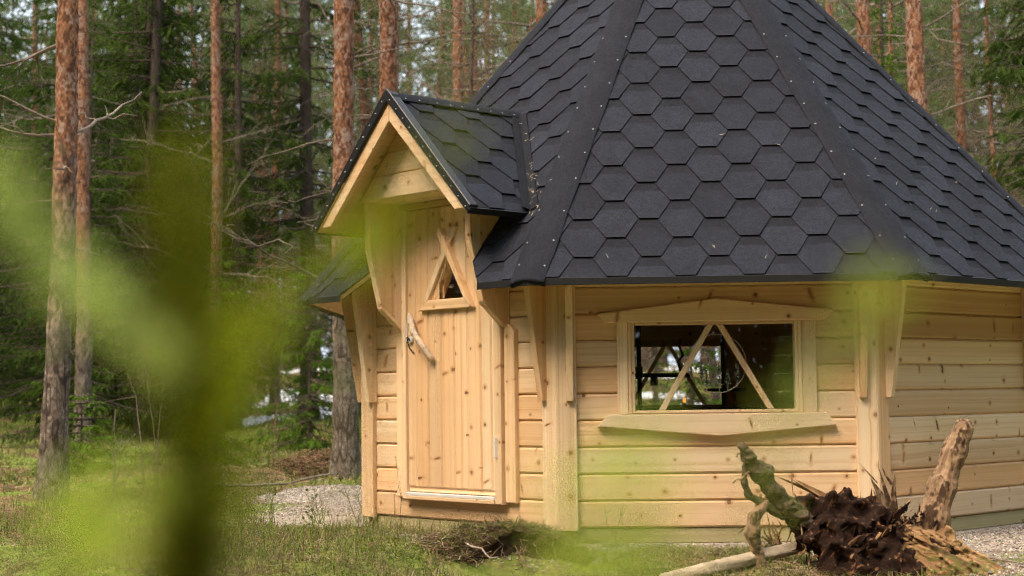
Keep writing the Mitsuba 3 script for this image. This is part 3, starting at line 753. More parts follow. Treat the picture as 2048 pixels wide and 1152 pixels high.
proto_pine('proto_pine_a', 11, 15.5, 5.8, 0.12, 26, 40, 15, 0.20, 0.020, 9, 2.0)
proto_pine('proto_pine_b', 12, 14.0, 3.6, 0.10, 22, 44, 15, 0.20, 0.020, 9, 1.8)
proto_pine('proto_pine_c', 13, 17.0, 8.0, 0.13, 22, 30, 12, 0.22, 0.022, 9, 2.2)
proto_pine('proto_pine_thin', 14, 11.0, 5.5, 0.06, 26, 22, 10, 0.18, 0.020, 9, 1.2)
proto_spruce('proto_spruce_a', 21, 13.5, 0.8, 0.13, 46, 2.3, 17, 0.020)
proto_spruce('proto_spruce_b', 22, 10.0, 0.3, 0.10, 38, 1.9, 17, 0.020)
proto_spruce('proto_spruce_young', 23, 3.6, 0.1, 0.035, 22, 0.95, 26, 0.016, 'young_needles', hang=0.2)
proto_spruce('proto_spruce_bare', 24, 9.5, 0.5, 0.055, 52, 1.25, 15, 0.006, 'dry_needles', hang=0.34)
proto_spruce('proto_spruce_far', 25, 15.0, 0.4, 0.14, 34, 3.0, 8, 0.055, hang=0.55)
proto_spruce('proto_spruce_far_b', 26, 12.0, 0.2, 0.12, 30, 2.8, 8, 0.055, hang=0.55)
proto_pine('proto_pine_far', 27, 16.0, 3.0, 0.13, 16, 46, 9, 0.34, 0.045, 9, 2.4)

def plant_tree(key, proto, x, y, s, rng, label, category, grp=None):
    k = numbered(key)
    scene[k] = {'type': 'instance', 'group': {'type': 'ref', 'id': proto},
                'to_world': T().translate([x, y, float(gz(x, y)) - 0.02]).rotate([0, 0, 1], float(rng.uniform(0, 360))).rotate([1, 0, 0], float(rng.normal() * 1.2)).scale([s, s, s * float(rng.uniform(0.95, 1.1))])}
    name(k, label, category, grp)
    for part in ('branches', 'crown'): labels[f'{k}__{part}'] = {'kind': 'stuff'}
    return k

# ---- the pines one can tell apart
def near_pine(x, y, r0, H, seed, label, lean=(0, 0), n_dead=16, lo=7.5, parts=True, branches=(), fine=6.5):
    key = name(numbered('pine_tree'), label, 'pine tree')
    z = float(gz(x, y))
    tm, path, hs, r = trunk((x, y, z), H, r0, seed, lean, sides=30 if r0 > 0.09 and parts else 18, fine=fine, rough=0.017 * r0 / 0.11, bow=0.035)
    put(key + '__trunk', tm, 'pine_bark', True)
    for part in ('limbs', 'crown'): labels[f'{key}__{part}'] = {'kind': 'stuff'}
    rng = np.random.default_rng(seed)
    rest = Soup()
    todo = [(h, az, el, ll) for h, az, el, ll in branches] + [None] * n_dead
    for q in todo:
        h, az, el, ll = q if q else (rng.uniform(1.3, 5.5), rng.uniform(0, 6.28), rng.uniform(-0.35, 0.45), rng.choice([0.12, 0.2, 0.5, 0.9, 1.5]) * rng.uniform(0.7, 1.3))
        p = np.array([np.interp(h, hs, path[:, c]) for c in range(3)])
        b = dead_branch(p, (math.cos(az), math.sin(az), el), ll, 0.006 + 0.010 * min(1, ll), rng, int(1 + 4 * ll), 6)
        if parts: b.put(key + '__dead_branch', 'dead_wood', 50)
        else: rest.add(*b.mesh())
    if not parts:
        labels[rest.put(key + '__dead_branches', 'dead_wood', 50)] = {'kind': 'stuff'}
    wood, green = pine_crown(path, hs, r, lo, H - 0.1, rng, 30, 1.9, 11, 0.2, 0.02, 9)
    scene[key + '__limbs'] = mikit.ply(wood.mesh(), 'dead_wood', False)
    scene[key + '__crown'] = mikit.ply(green.mesh(), 'pine_needles', False)
    return key
L_, R_ = math.pi, 0.0                                             # branch azimuths: to the left, to the right as seen
near_pine(-4.36, 0.95, 0.088, 13.5, 101, 'thick orange-barked pine with a grey scaly foot, nearest to the left edge', (0.017, 0.0), 4, 7.2,
          branches=[(3.55, 3.3, 0.25, 1.2), (3.2, 2.9, -0.2, 0.9), (3.35, 0.3, 0.4, 0.16), (2.62, 3.5, 0.35, 0.75), (2.55, 2.7, 0.1, 0.9), (2.5, 0.4, 0.5, 0.15), (2.1, 3.3, 0.1, 0.35), (1.75, 0.2, 0.1, 0.22), (1.8, 3.0, 0.5, 0.12), (3.9, 4.0, 0.5, 0.8)])
near_pine(-7.55, 9.6, 0.10, 14, 102, 'slimmer pine half hidden behind the thick pine near the left edge', (0.0, 0.0), 12, 7.5)
near_pine(-2.98, 4.05, 0.105, 15, 103, 'red-barked pine just left of the door hood', (0.019, 0), 4, 7.5,
          branches=[(3.0, 3.1, 0.0, 0.62), (3.05, 2.4, 0.35, 0.25), (2.28, 3.3, 0.15, 0.42), (2.2, 2.9, 0.05, 0.35), (3.75, 3.0, 0.3, 0.22), (3.8, 2.6, 1.6, 0.75), (3.7, 0.3, 0.7, 0.5), (3.72, 0.1, 0.25, 0.6), (1.7, 3.2, 0.1, 0.2)])
near_pine(-2.75, 4.75, 0.105, 14.5, 104, 'flaky red-brown pine rising behind the peak of the door hood', (-0.004, 0), 4, 7.5,
          branches=[(4.0, 3.4, -0.35, 0.6), (4.0, 0.0, 0.0, 0.75), (4.1, 0.5, 0.15, 0.12), (3.35, 3.2, -0.25, 0.35), (4.35, 3.3, 0.6, 0.4), (3.3, 2.9, 0.5, 0.5)])
near_pine(-3.3, 13.2, 0.10, 15, 105, 'pine with long bare branches in the gap between hood and main roof', (0, 0), 6, 8,
          branches=[(4.6, 0.1, 0.05, 2.4), (4.2, 3.3, 0.35, 2.2), (3.4, 3.2, 0.3, 1.8), (5.2, 0.0, 0.25, 1.6), (3.6, 0.2, 0.3, 1.8), (4.9, 3.0, 0.6, 1.6)])
near_pine(-4.35, 25.0, 0.10, 15, 106, 'far slim pine right of the long-branched pine, against the roof slope', (0.01, 0), 10, 8, parts=False)
near_pine(-1.96, 11.9, 0.11, 15, 107, 'pine crossing the top left flank of the main roof', (0, 0), 6, 8, branches=[(4.9, 3.3, 0.5, 1.8), (4.6, 3.2, -0.2, 1.6)])
near_pine(-6.85, 12.9, 0.095, 14, 108, 'lichen-grey pine with upswept bare branches behind the green blur', (-0.008, 0), 8, 7.5,
          branches=[(4.2, 3.3, 0.35, 1.9), (3.3, 3.3, 0.35, 1.7), (3.35, 0.6, 1.4, 1.3), (3.4, 0.3, 0.6, 1.2), (2.6, 3.2, 0.6, 1.7), (2.6, 0.1, 0.12, 1.6), (4.5, 0.2, 0.4, 1.2)])
near_pine(-8.1, 21.0, 0.105, 14.5, 109, 'reddish pine trunk left of the dark spruce stem', (0.004, 0), 12, 7.5, parts=False)
near_pine(-14.4, 24.0, 0.10, 14, 110, 'dim far pine at the very left, over the brown bank', (0, 0), 14, 7, parts=False)
near_pine(-14.3, 30.6, 0.085, 14, 111, 'thin straight orange pine left of the dark blurred stem', (0.004, 0), 12, 8, parts=False)
near_pine(2.25, 5.75, 0.10, 14.5, 112, 'thick red pine standing right behind the roof slope at the right', (0.003, 0), 3, 7.5,
          branches=[(4.1, 0.25, 0.55, 0.75), (4.05, 3.0, 0.2, 0.75), (4.15, 3.3, 0.6, 0.3), (3.25, 0.25, 0.5, 0.9), (4.5, 0.4, 0.7, 0.25), (4.0, 2.2, 0.3, 0.5)])
near_pine(2.29, 10.4, 0.11, 15, 113, 'red pine second from the roof edge at the right, left of the thick red one', (0.006, 0), 7, 8, branches=[(5.6, 2.8, 1.5, 1.3), (5.3, 3.0, 0.7, 1.2)])
near_pine(2.42, 17.0, 0.10, 14.5, 114, 'pine closest to the right roof slope near the top edge', (0.0, 0), 9, 8, parts=False)
near_pine(4.25, 25.0, 0.085, 14.5, 115, 'slim pale pine just left of the thick red pine at the right', (0.0, 0), 9, 8, parts=False)
near_pine(4.27, 15.2, 0.095, 14.5, 116, 'slender red pine leaning right, near the right edge', (0.012, 0), 8, 8, branches=[(3.2, 0.1, 0.35, 1.2), (4.4, 0.2, 0.5, 1.0)])
near_pine(-11.2, 24.5, 0.075, 12, 117, 'thin brown pine right of the pair of pines at the left', (0.0, 0), 14, 7, parts=False)

rf = np.random.default_rng(77)
# the dark spruce stem left of the hood, the spruce at the right edge, and others one can name
def big_spruce(x, y, H, r0, seed, label, lo, bare=0.0, whorl=44, reach=2.2, twig=24, mat='spruce_needles', width=0.016, hang=0.3):
    key = name(numbered('spruce_tree'), label, 'spruce tree')
    rng = np.random.default_rng(seed)
    tm, wood, green = spruce_parts((x, y, float(gz(x, y))), H, r0, rng, lo, whorl, reach, twig, width, hang, bare_until=bare)
    put(key + '__trunk', tm, 'spruce_bark', True); labels[wood.put(key + '__boughs', 'spruce_bark', False)] = {'kind': 'stuff'}; labels[green.put(key + '__crown', mat, False)] = {'kind': 'stuff'}
big_spruce(-6.45, 17.0, 15, 0.15, 201, 'dark spruce with a bare black lower stem left of the door hood', 1.6, 3.2, 50, 2.3)
big_spruce(5.15, 13.4, 12, 0.16, 202, 'dark drooping spruce at the right edge', 0.6, 0.0, 52, 1.55, 30)
big_spruce(-10.2, 19.5, 12.5, 0.13, 203, 'dense spruce with gloomy hanging boughs behind the left pines', 0.5, 0.0, 50, 2.3)
big_spruce(-8.9, 16.0, 11.5, 0.11, 208, 'second gloomy spruce, behind the dark blurred stem', 0.5, 0.0, 50, 2.1)
big_spruce(-5.45, 13.0, 2.9, 0.03, 204, 'small bright green spruce below the bare branches left of the hood', 0.1, 0, 24, 0.85, 40, 'young_needles', 0.011, 0.2)
big_spruce(-9.6, 14.5, 2.8, 0.03, 205, 'young light green spruce in the blurred middle, left of the snow', 0.1, 0, 22, 0.8, 40, 'young_needles', 0.011, 0.2)
big_spruce(-5.3, 3.9, 0.75, 0.015, 206, 'knee-high fresh green spruce seedling on the grass by the left pines', 0.02, 0, 14, 0.36, 90, 'young_needles', 0.008, 0.12)
big_spruce(3.0, 14.0, 8.0, 0.06, 207, 'fresh green spruce between the red pines at the right', 0.3, 0, 40, 1.1, 34, 'young_needles', 0.012, 0.22)

def wedge(rng, d0, d1, b0=-0.362, b1=0.363):
    d, c = math.sqrt(rng.uniform(d0 * d0, d1 * d1)), rng.uniform(b0, b1)
    right = np.array([0.99386, 0.10997]); fw = np.array([-0.1092, 0.99402])
    q = CAM[:2] + (fw + right * c) * d
    return float(q[0]), float(q[1])
taken = [(-4.42, 0.95), (2.17, 5.75), (-2.98, 4.05), (-2.7, 4.75)]
def spot(rng, d0, d1, gap, **k):
    while True:
        x, y = wedge(rng, d0, d1, **k)
        b = (x - CAM[0]) * 0.99402 + (y - CAM[1]) * 0.1092; d = -(x - CAM[0]) * 0.1092 + (y - CAM[1]) * 0.99402
        if -0.172 < b / d < -0.108 and d < 40: continue              # the glade with the snow
        if all(math.hypot(x - p, y - q) > gap for p, q in taken):
            taken.append((x, y)); return x, y
for i in range(26):
    x, y = spot(rf, 24, 50, 1.2); plant_tree('pine_tree', ('proto_pine_a', 'proto_pine_b', 'proto_pine_c')[i % 3], x, y, rf.uniform(0.75, 1.05), rf, 'middle-distance pine among many, its bare stem soft and out of focus', 'pine tree', 'out-of-focus pines in the middle distance')
for i in range(22):
    x, y = spot(rf, 22, 46, 0.9); plant_tree('thin_pine', 'proto_pine_thin', x, y, rf.uniform(0.8, 1.15), rf, 'pole-thin young pine in the crowded wood behind', 'pine tree', 'pole-thin pines in the wood')
for i in range(8):
    x, y = spot(rf, 23, 45, 1.6, b0=-0.362, b1=-0.09); plant_tree('spruce_tree', ('proto_spruce_a', 'proto_spruce_b')[i % 2], x, y, rf.uniform(0.7, 1.05), rf, 'shadowy spruce in the middle distance, boughs to the ground', 'spruce tree', 'shadowy spruces in the middle distance')
for i in range(11):
    x, y = spot(rf, 22, 40, 1.5, b0=-0.356, b1=-0.095); plant_tree('spruce_tree', ('proto_spruce_a', 'proto_spruce_b')[i % 2], x, y, rf.uniform(0.7, 1.0), rf, 'shadowy spruce in the middle distance, boughs to the ground', 'spruce tree', 'shadowy spruces in the middle distance')
for i in range(14):
    x, y = spot(rf, 18, 38, 0.9); plant_tree('bare_spruce', 'proto_spruce_bare', x, y, rf.uniform(0.7, 1.1), rf, 'half-dead thin spruce with brown bare twigs in the undergrowth', 'spruce tree', 'half-dead thin spruces')
for i in range(9):
    x, y = spot(rf, 15, 32, 1.0); plant_tree('young_spruce', 'proto_spruce_young', x, y, rf.uniform(0.4, 0.95), rf, 'waist-high to man-high young spruce in the undergrowth', 'spruce tree', 'young spruces in the undergrowth')
# the far wood, and the wood all round the clearing
FAR = ['proto_pine_far', 'proto_spruce_bare', 'proto_pine_far', 'proto_pine_c', 'proto_pine_far', 'proto_pine_thin', 'proto_spruce_far_b', 'proto_pine_b']
RING = ['proto_spruce_far', 'proto_pine_far', 'proto_spruce_far_b', 'proto_spruce_far', 'proto_pine_far']
n = 0
def far_tree(x, y, s, protos, i, key):
    global n
    n += 1
    scene[f'{key}__{n:03d}'] = {'type': 'instance', 'group': {'type': 'ref', 'id': protos[i % len(protos)]},
        'to_world': T().translate([x, y, float(gz(x, y))]).rotate([0, 0, 1], float(rf.uniform(0, 360))).scale(float(s))}
for i in range(200):
    x, y = wedge(rf, 42, 78, -0.403, 0.404); far_tree(x, y, rf.uniform(0.85, 1.2), FAR, i, 'far_wood')
for i in range(45):
    x, y = wedge(rf, 36, 70, 0.17, 0.40); far_tree(x, y, rf.uniform(0.85, 1.2), FAR, i, 'far_wood')
for i in range(22):
    x, y = wedge(rf, 41, 66, -0.19, -0.09); far_tree(x, y, rf.uniform(0.85, 1.2), FAR, i, 'far_wood')
name('far_wood', 'far wood of pines and spruces closing the view', 'wood', kind='stuff')
n = 0
for i in range(230):
    a = -2.72 + 5.44 * (i + rf.uniform(-0.5, 0.5)) / 230; d = rf.uniform(15, 32)     # a is measured from straight behind the viewer
    x, y = math.sin(a) * d - 0.5, -math.cos(a) * d - 1.0
    if abs(a) > 2.3 and y > 3: continue
    far_tree(x, y, rf.uniform(0.85, 1.2), RING, i, 'surrounding_wood')
name('surrounding_wood', 'wood standing round the clearing behind the viewer', 'wood', kind='stuff')
# snow left on the bank
def snow(c, d, w, depth, seed):
    rng = np.random.default_rng(seed)
    q = CAM[:2] + (np.array([-0.1092, 0.99402]) + np.array([0.99386, 0.10997]) * c) * d
    a = np.linspace(0, 2 * math.pi, 40, endpoint=False)
    R0 = 1 + 0.28 * np.sin(2 * a + rng.uniform(0, 6)) + 0.16 * np.sin(5 * a + rng.uniform(0, 6)) + 0.1 * np.sin(9 * a + rng.uniform(0, 6))
    v = [];
    for t in (0, 0.5, 0.85, 1.0):
        x, y = q[0] + np.cos(a) * R0 * w * t, q[1] + np.sin(a) * R0 * depth * t
        v.append(np.stack([x, y, gz(x, y) + (0.10 * (1 - t ** 3) - 0.03)], 1))
    v = np.vstack(v); i = np.arange(3)[:, None] * 40; j = np.arange(40); k = (j + 1) % 40
    f = np.vstack([np.stack([i + j, i + 40 + j, i + 40 + k], -1).reshape(-1, 3), np.stack([i + j, i + 40 + k, i + k], -1).reshape(-1, 3)])
    return v, f
scene['snow_mat'] = plain(0.78, 0.80, 0.84, 0.6)
s = Soup()
for k, (b, d, w, e) in enumerate([(-0.156, 29, 0.7, 1.8), (-0.117, 31, 0.85, 2.6), (-0.128, 35, 1.2, 2.0), (-0.122, 46, 1.4, 2.0), (-0.322, 40, 0.6, 1.2), (-0.283, 30, 0.25, 0.5), (0.097, 34, 1.0, 1.6), (0.119, 30, 0.7, 0.8), (0.084, 42, 1.0, 1.5), (0.113, 46, 1.3, 2), (-0.305, 55, 2, 3), (-0.213, 50, 2, 2.5), (0.151, 40, 1, 2)]):
    s.add(*snow(b, d, w, e, k))
s.put('snow', 'snow_mat', True); name('snow', 'last patches of old snow on the bank between the trees', 'snow', kind='structure')

# ------------------------------------------------------------------ ground cover
scene['blade_mat'] = {'type': 'principledthin', 'base_color': {'type': 'mesh_attribute', 'name': 'vertex_color'}, 'roughness': 0.6, 'diff_trans': 0.8, 'spec_trans': 0.0, 'eta': 1.3}
scene['grit_mat'] = {'type': 'twosided', 'bsdf': {'type': 'principled', 'base_color': {'type': 'mesh_attribute', 'name': 'vertex_color'}, 'roughness': 0.85, 'specular': 0.2}}

def in_view(x, y, margin=0.03):
    d = np.stack([x - CAM[0], y - CAM[1]], -1)
    fw, rt = np.array([-0.1092, 0.99402]), np.array([0.99402, 0.1092])
    return np.abs((d @ rt) / np.maximum(d @ fw, 0.1)) < 0.326 + margin

def inside_cabin(x, y, m=0.0):
    return np.hypot(x, y) < RW * C8 + 0.06 + m

def scatter(rng, n, x0, x1, y0, y1, keep):
    x, y = rng.uniform(x0, x1, n), rng.uniform(y0, y1, n)
    ok = in_view(x, y) & ~inside_cabin(x, y) & keep(x, y)
    return x[ok], y[ok]

def blades(rng, x, y, h, w, lean, tint):
    """Bent tapering blades as strips of five triangles; tint (n, 3)."""
    n = len(x); z = gz(x, y) - 0.01
    az = rng.uniform(0, 2 * np.pi, n); d = np.stack([np.cos(az), np.sin(az), np.zeros(n)], 1); sd = np.stack([-np.sin(az), np.cos(az), np.zeros(n)], 1)
    b = np.stack([x, y, z], 1); up = np.array([0, 0, 1.0])
    ln = lean * rng.uniform(0.2, 1.3, n)
    ring = []
    for t, k in ((0, 1), (0.4, 0.9), (0.75, 0.6)):
        c = b + up * (h * t * (1 - 0.25 * ln * t))[:, None] + d * (h * ln * t * t)[:, None]
        ring += [c - sd * (w * k / 2)[:, None], c + sd * (w * k / 2)[:, None]]
    tip = b + up * (h * (1 - 0.3 * ln))[:, None] + d * (h * ln)[:, None]
    v = np.stack(ring + [tip], 1).reshape(-1, 3)
    i = np.arange(n)[:, None] * 7
    f = np.vstack([i + np.array(q) for q in ([0, 1, 3], [0, 3, 2], [2, 3, 5], [2, 5, 4], [4, 5, 6])])
    return v, f, np.repeat(tint, 7, 0)

GREENS = np.array([[0.11, 0.165, 0.020], [0.155, 0.195, 0.032], [0.070, 0.115, 0.018], [0.20, 0.22, 0.05], [0.11, 0.15, 0.055]])
STRAW = np.array([[0.30, 0.235, 0.125], [0.24, 0.18, 0.095], [0.37, 0.31, 0.19], [0.15, 0.105, 0.06]])
rg = np.random.default_rng(500)
def clumpy(x, y, f, t): return meshkit.fbm(np.stack([x * f, y * f, x * 0 + 2.5], -1), 2) > t
def tints(n, dry, x, y):
    g = GREENS[rg.integers(0, len(GREENS), n)] * rg.uniform(0.75, 1.25, (n, 1)); s_ = STRAW[rg.integers(0, len(STRAW), n)] * rg.uniform(0.7, 1.15, (n, 1))
    local = dry * (0.35 + 1.5 * meshkit.noise(np.stack([x * 2.2, y * 2.2, x * 0], -1), 3))
    return np.where((rg.uniform(size=n) < local)[:, None], s_, g)

SG = []
def sow(n, x0, x1, y0, y1, keep, h0, h1, w0, w1, lean, dry):
    x, y = scatter(rg, n, x0, x1, y0, y1, keep); m = len(x)
    SG.append(blades(rg, x, y, rg.uniform(h0, h1, m) * rg.uniform(0.6, 1, m), rg.uniform(w0, w1, m), np.full(m, lean), tints(m, dry, x, y)))
off = lambda x, y: (gravel_edge(x, y) < 0.02) & (np.hypot((x + 0.66) / 0.36, (y + 3.0) / 0.36) > 1)
sow(60000, -4.2, 1.9, -4.0, 2.2, lambda x, y: off(x, y) & clumpy(x, y, 3.1, 0.36), 0.02, 0.065, 0.003, 0.006, 1.5, 0.34)
sow(17000, -4.2, 1.9, -4.0, 2.2, lambda x, y: off(x, y) & clumpy(x, y, 2.3, 0.5), 0.04, 0.11, 0.0025, 0.0045, 1.6, 0.6)
sow(42000, -2.6, 0.5, -3.5, -0.6, lambda x, y: off(x, y), 0.02, 0.07, 0.0025, 0.005, 1.9, 0.5)
sow(2500, -2.6, -0.4, -3.4, -0.5, lambda x, y: off(x, y), 0.06, 0.17, 0.002, 0.004, 0.7, 0.35)
sow(9000, -4.3, -1.7, -3.2, 2.0, lambda x, y: off(x, y) & clumpy(x, y, 1.7, 0.5), 0.08, 0.20, 0.0022, 0.0042, 0.8, 0.25)
sow(45000, -9, 3, 1.5, 12, lambda x, y: off(x, y) & clumpy(x, y, 0.9, 0.36), 0.04, 0.12, 0.006, 0.013, 1.0, 0.3)
sow(50000, -18, 12, 9, 32, lambda x, y: clumpy(x, y, 0.5, 0.4), 0.06, 0.16, 0.014, 0.03, 0.9, 0.34)
o = 0; vs, fs, cs = [], [], []
for v, f, c in SG: vs.append(v); fs.append(f + o); cs.append(c); o += len(v)
put('grass', (np.vstack(vs), np.vstack(fs)), 'blade_mat', False, color=np.vstack(cs))
name('grass', 'short grass and moss with dry straw on the forest floor', 'grass', kind='stuff')

# dead straw, needles and twigs lying about
def litter(n, x0, x1, y0, y1, keep, l0, l1, w, tab, lift=0.012):
    x, y = scatter(rg, n, x0, x1, y0, y1, keep); m = len(x)
    az = rg.uniform(0, np.pi, m); ln = rg.uniform(l0, l1, m) / 2
    d = np.stack([np.cos(az), np.sin(az), rg.normal(0, 0.22, m)], 1); sd = np.stack([-np.sin(az), np.cos(az), rg.normal(0, 0.3, m)], 1)
    c = np.stack([x, y, gz(x, y) + rg.uniform(0.002, lift, m)], 1)
    bow = rg.normal(0, 0.25, m)[:, None] * sd * ln[:, None]
    v = np.stack([c - d * ln[:, None] - sd * w / 2, c - d * ln[:, None] + sd * w / 2, c + bow + sd * w / 2, c + bow - sd * w / 2, c + d * ln[:, None] + sd * w / 3, c + d * ln[:, None] - sd * w / 3], 1).reshape(-1, 3)
    i = np.arange(m)[:, None] * 6
    f = np.vstack([i + np.array(q) for q in ([0, 1, 2], [0, 2, 3], [3, 2, 4], [3, 4, 5])])
    return v, f, np.repeat(tab[rg.integers(0, len(tab), m)] * rg.uniform(0.6, 1.2, (m, 1)), 6, 0)
DRY = np.array([[0.28, 0.2, 0.11], [0.19, 0.115, 0.06], [0.11, 0.06, 0.035], [0.36, 0.29, 0.19], [0.075, 0.05, 0.035]])
SG = [litter(16000, -4.2, 1.9, -4.0, 2.2, off, 0.02, 0.09, 0.003, DRY), litter(1300, -3.5, 2.8, -3.9, 2.6, lambda x, y: gravel_edge(x, y) > 0.0, 0.02, 0.07, 0.0022, DRY, 0.022),
      litter(12000, -10, 3, 1.5, 14, off, 0.04, 0.16, 0.007, DRY, 0.03), litter(5000, -4.0, -2.4, 4.3, 5.9, lambda x, y: np.hypot(x + 3.15, y - 5.0) < 0.75, 0.04, 0.2, 0.006, DRY[1:3], 0.09),
      litter(5200, -1.25, -0.4, -3.1, -2.25, lambda x, y: (np.hypot(x + 0.86, y + 2.60) < 0.33) & (np.hypot(x + 0.66, y + 2.92) > 0.24), 0.03, 0.13, 0.003, DRY, 0.035)]
o = 0; vs, fs, cs = [], [], []
for v, f, c in SG: vs.append(v); fs.append(f + o); cs.append(c); o += len(v)
put('litter', (np.vstack(vs), np.vstack(fs)), 'grit_mat', False, color=np.vstack(cs))
name('litter', 'dry straw, needles and twigs strewn on turf and gravel', 'litter', kind='stuff')

# gravel
def pebbles(n, x0, x1, y0, y1, keep, r0, r1):
    x, y = scatter(rg, n, x0, x1, y0, y1, keep); m = len(x)
    oct_v = np.array([[1, 0, 0], [-1, 0, 0], [0, 1, 0], [0, -1, 0], [0, 0, 1], [0, 0, -1.0]])
    oct_f = np.array([[0, 2, 4], [2, 1, 4], [1, 3, 4], [3, 0, 4], [2, 0, 5], [1, 2, 5], [3, 1, 5], [0, 3, 5]])
    r = r0 + (r1 - r0) * rg.uniform(0, 1, m) ** 2.2
    a = rg.uniform(0, np.pi, m); ca, sa = np.cos(a), np.sin(a)
    P = oct_v[None] * rg.uniform(0.65, 1.3, (m, 6, 1)) * r[:, None, None]
    P[..., 2] *= 0.62
    P = np.stack([P[..., 0] * ca[:, None] - P[..., 1] * sa[:, None], P[..., 0] * sa[:, None] + P[..., 1] * ca[:, None], P[..., 2]], -1)
    P += np.stack([x, y, gz(x, y) + r * rg.uniform(0.05, 0.4, m)], 1)[:, None]
    tab = np.array([[0.25, 0.215, 0.18], [0.33, 0.29, 0.245], [0.29, 0.22, 0.18], [0.14, 0.125, 0.115], [0.45, 0.41, 0.36], [0.20, 0.18, 0.17]])
    c = tab[rg.integers(0, 6, m)] * rg.uniform(0.75, 1.2, (m, 1))
    return P.reshape(-1, 3), (oct_f[None] + (np.arange(m) * 6)[:, None, None]).reshape(-1, 3), np.repeat(c, 6, 0)
on = lambda x, y: gravel_edge(x, y) > rg.normal(0.0, 0.03, len(x))
SG = [pebbles(60000, -1.5, 2.6, -3.9, -0.9, on, 0.003, 0.0085), pebbles(26000, -3.9, -1.5, 0.0, 3.0, on, 0.0035, 0.010), pebbles(2500, -3.9, 2.6, -3.9, 3.0, on, 0.009, 0.016)]
o = 0; vs, fs, cs = [], [], []
for v, f, c in SG: vs.append(v); fs.append(f + o); cs.append(c); o += len(v)
put('gravel', (np.vstack(vs), np.vstack(fs)), 'grit_mat', False, color=np.vstack(cs))
name('gravel', 'fine pale gravel heaped round the foot of the cabin', 'gravel', kind='stuff')

# ---- small plants before the door wall, each its own
scene['bilberry_leaf'] = leafmat(0.12, 0.17, 0.045, 0.9)
scene['twig_green'] = plain(0.15, 0.18, 0.05, 0.8)
scene['twig_brown'] = plain(0.13, 0.08, 0.055, 0.8)
def leaf(c, axis, normal, ln, w, fold=0.25, curl=0.15):
    """A pointed oval leaf: eight triangles, folded on its midrib and curled."""
    a = unit(axis); nn = unit(normal - a * (np.asarray(normal) @ a)); s_ = np.cross(nn, a)
    pts = []
    for t, k in ((0, 0), (0.25, 0.8), (0.55, 1.0), (0.82, 0.55), (1, 0)):
        m = c + a * ln * t - nn * curl * ln * t * t
        pts += [m] if k == 0 else [m - s_ * w * k / 2 + nn * fold * w * k / 2, m, m + s_ * w * k / 2 + nn * fold * w * k / 2]
    f = [[0, 1, 2], [0, 2, 3]]
    for q in (1, 4): f += [[q, q + 3, q + 4], [q, q + 4, q + 1], [q + 1, q + 4, q + 5], [q + 1, q + 5, q + 2]]
    f += [[7, 10, 8], [8, 10, 9]]
    return np.array(pts), np.array(f)

def shrublet(x, y, h, stems, leaves, rng, label, wood='twig_green', leafy='bilberry_leaf', spread=0.4, cat='shrub', key='bilberry_shrub', r=0.0031, group=None):
    h = h * 1.25
    k = name(numbered(key), label, cat, group)
    z = float(gz(x, y)); tw, gr = Soup(), Soup()
    for i in range(stems):
        d = unit([rng.normal() * spread, rng.normal() * spread, 1.0]); ln = h * rng.uniform(0.6, 1.05)
        q = wander([x + rng.normal() * 0.015, y + rng.normal() * 0.015, z - 0.01], np.array([x, y, z]) + d * ln, 7, 0.012 * h / 0.2, rng)
        tw.add(*tube(q, np.linspace(r, r * 0.4, 7), 4, False))
        tips = [(q[-1], unit(q[-1] - q[-2]))]
        for b in range(rng.integers(2, 5)):
            j = rng.integers(2, 6); e = unit(d + rng.normal(size=3) * 0.7) * ln * rng.uniform(0.18, 0.42)
            g = wander(q[j], q[j] + e, 4, 0.006, rng)
            tw.add(*tube(g, np.linspace(r * 0.6, r * 0.3, 4), 3, False)); tips.append((g[-1], unit(e))); tips.append((g[2], unit(e)))
        for p, e in tips:
            if rng.uniform() < leaves:
                for _ in range(rng.integers(1, 4)):
                    gr.add(*leaf(p, unit(e + rng.normal(size=3) * 0.8), rng.normal(size=3) * 0.4 + np.array([0, 0, 1.0]), rng.uniform(0.014, 0.026), 0.013))
    labels[tw.put(k + '__stems', wood)] = {'kind': 'stuff'}
    if gr.n: labels[gr.put(k + '__leaves', leafy)] = {'kind': 'stuff'}
rp = np.random.default_rng(61)
for x, y, h, st, lf, lab in ((-1.36, -1.00, 0.21, 5, 0.5, 'sparse green bilberry shrub under the middle of the door sill'), (-1.10, -1.08, 0.19, 4, 0.7, 'bilberry sprig with a few round leaves right of the door sill'),
                             (-1.62, -0.80, 0.22, 6, 0.12, 'tuft of bare green bilberry stems under the left end of the door sill'), (-1.86, -0.55, 0.21, 6, 0.1, 'thin bare bilberry stems before the left corner post'),
                             (-2.12, -0.55, 0.23, 4, 0.15, 'wiry bilberry stems standing against the gravel heap'), (-2.35, -0.75, 0.20, 4, 0.2, 'bilberry stems at the left end of the turf before the gravel heap'),
                             (-1.95, -1.3, 0.16, 5, 0.5, 'low leafy bilberry shrub on the turf left of the door')):
    shrublet(x, y, h, st, lf, rp, lab)
shrublet(-0.80, -1.62, 0.26, 2, 0.25, rp, 'single reddish twig with a few leaves left of the middle corner post', 'twig_brown', spread=0.12, key='twig_plant', cat='twig')
shrublet(-0.36, -2.0, 0.22, 2, 0.0, rp, 'leafless pale twig before the window wall', 'twig_green', spread=0.35, key='twig_plant', cat='twig')
shrublet(-1.52, -1.35, 0.36, 2, 0.08, rp, 'tall thin grey sapling twig in front of the door', 'twig_brown', spread=0.1, key='twig_plant', cat='twig', r=0.002)
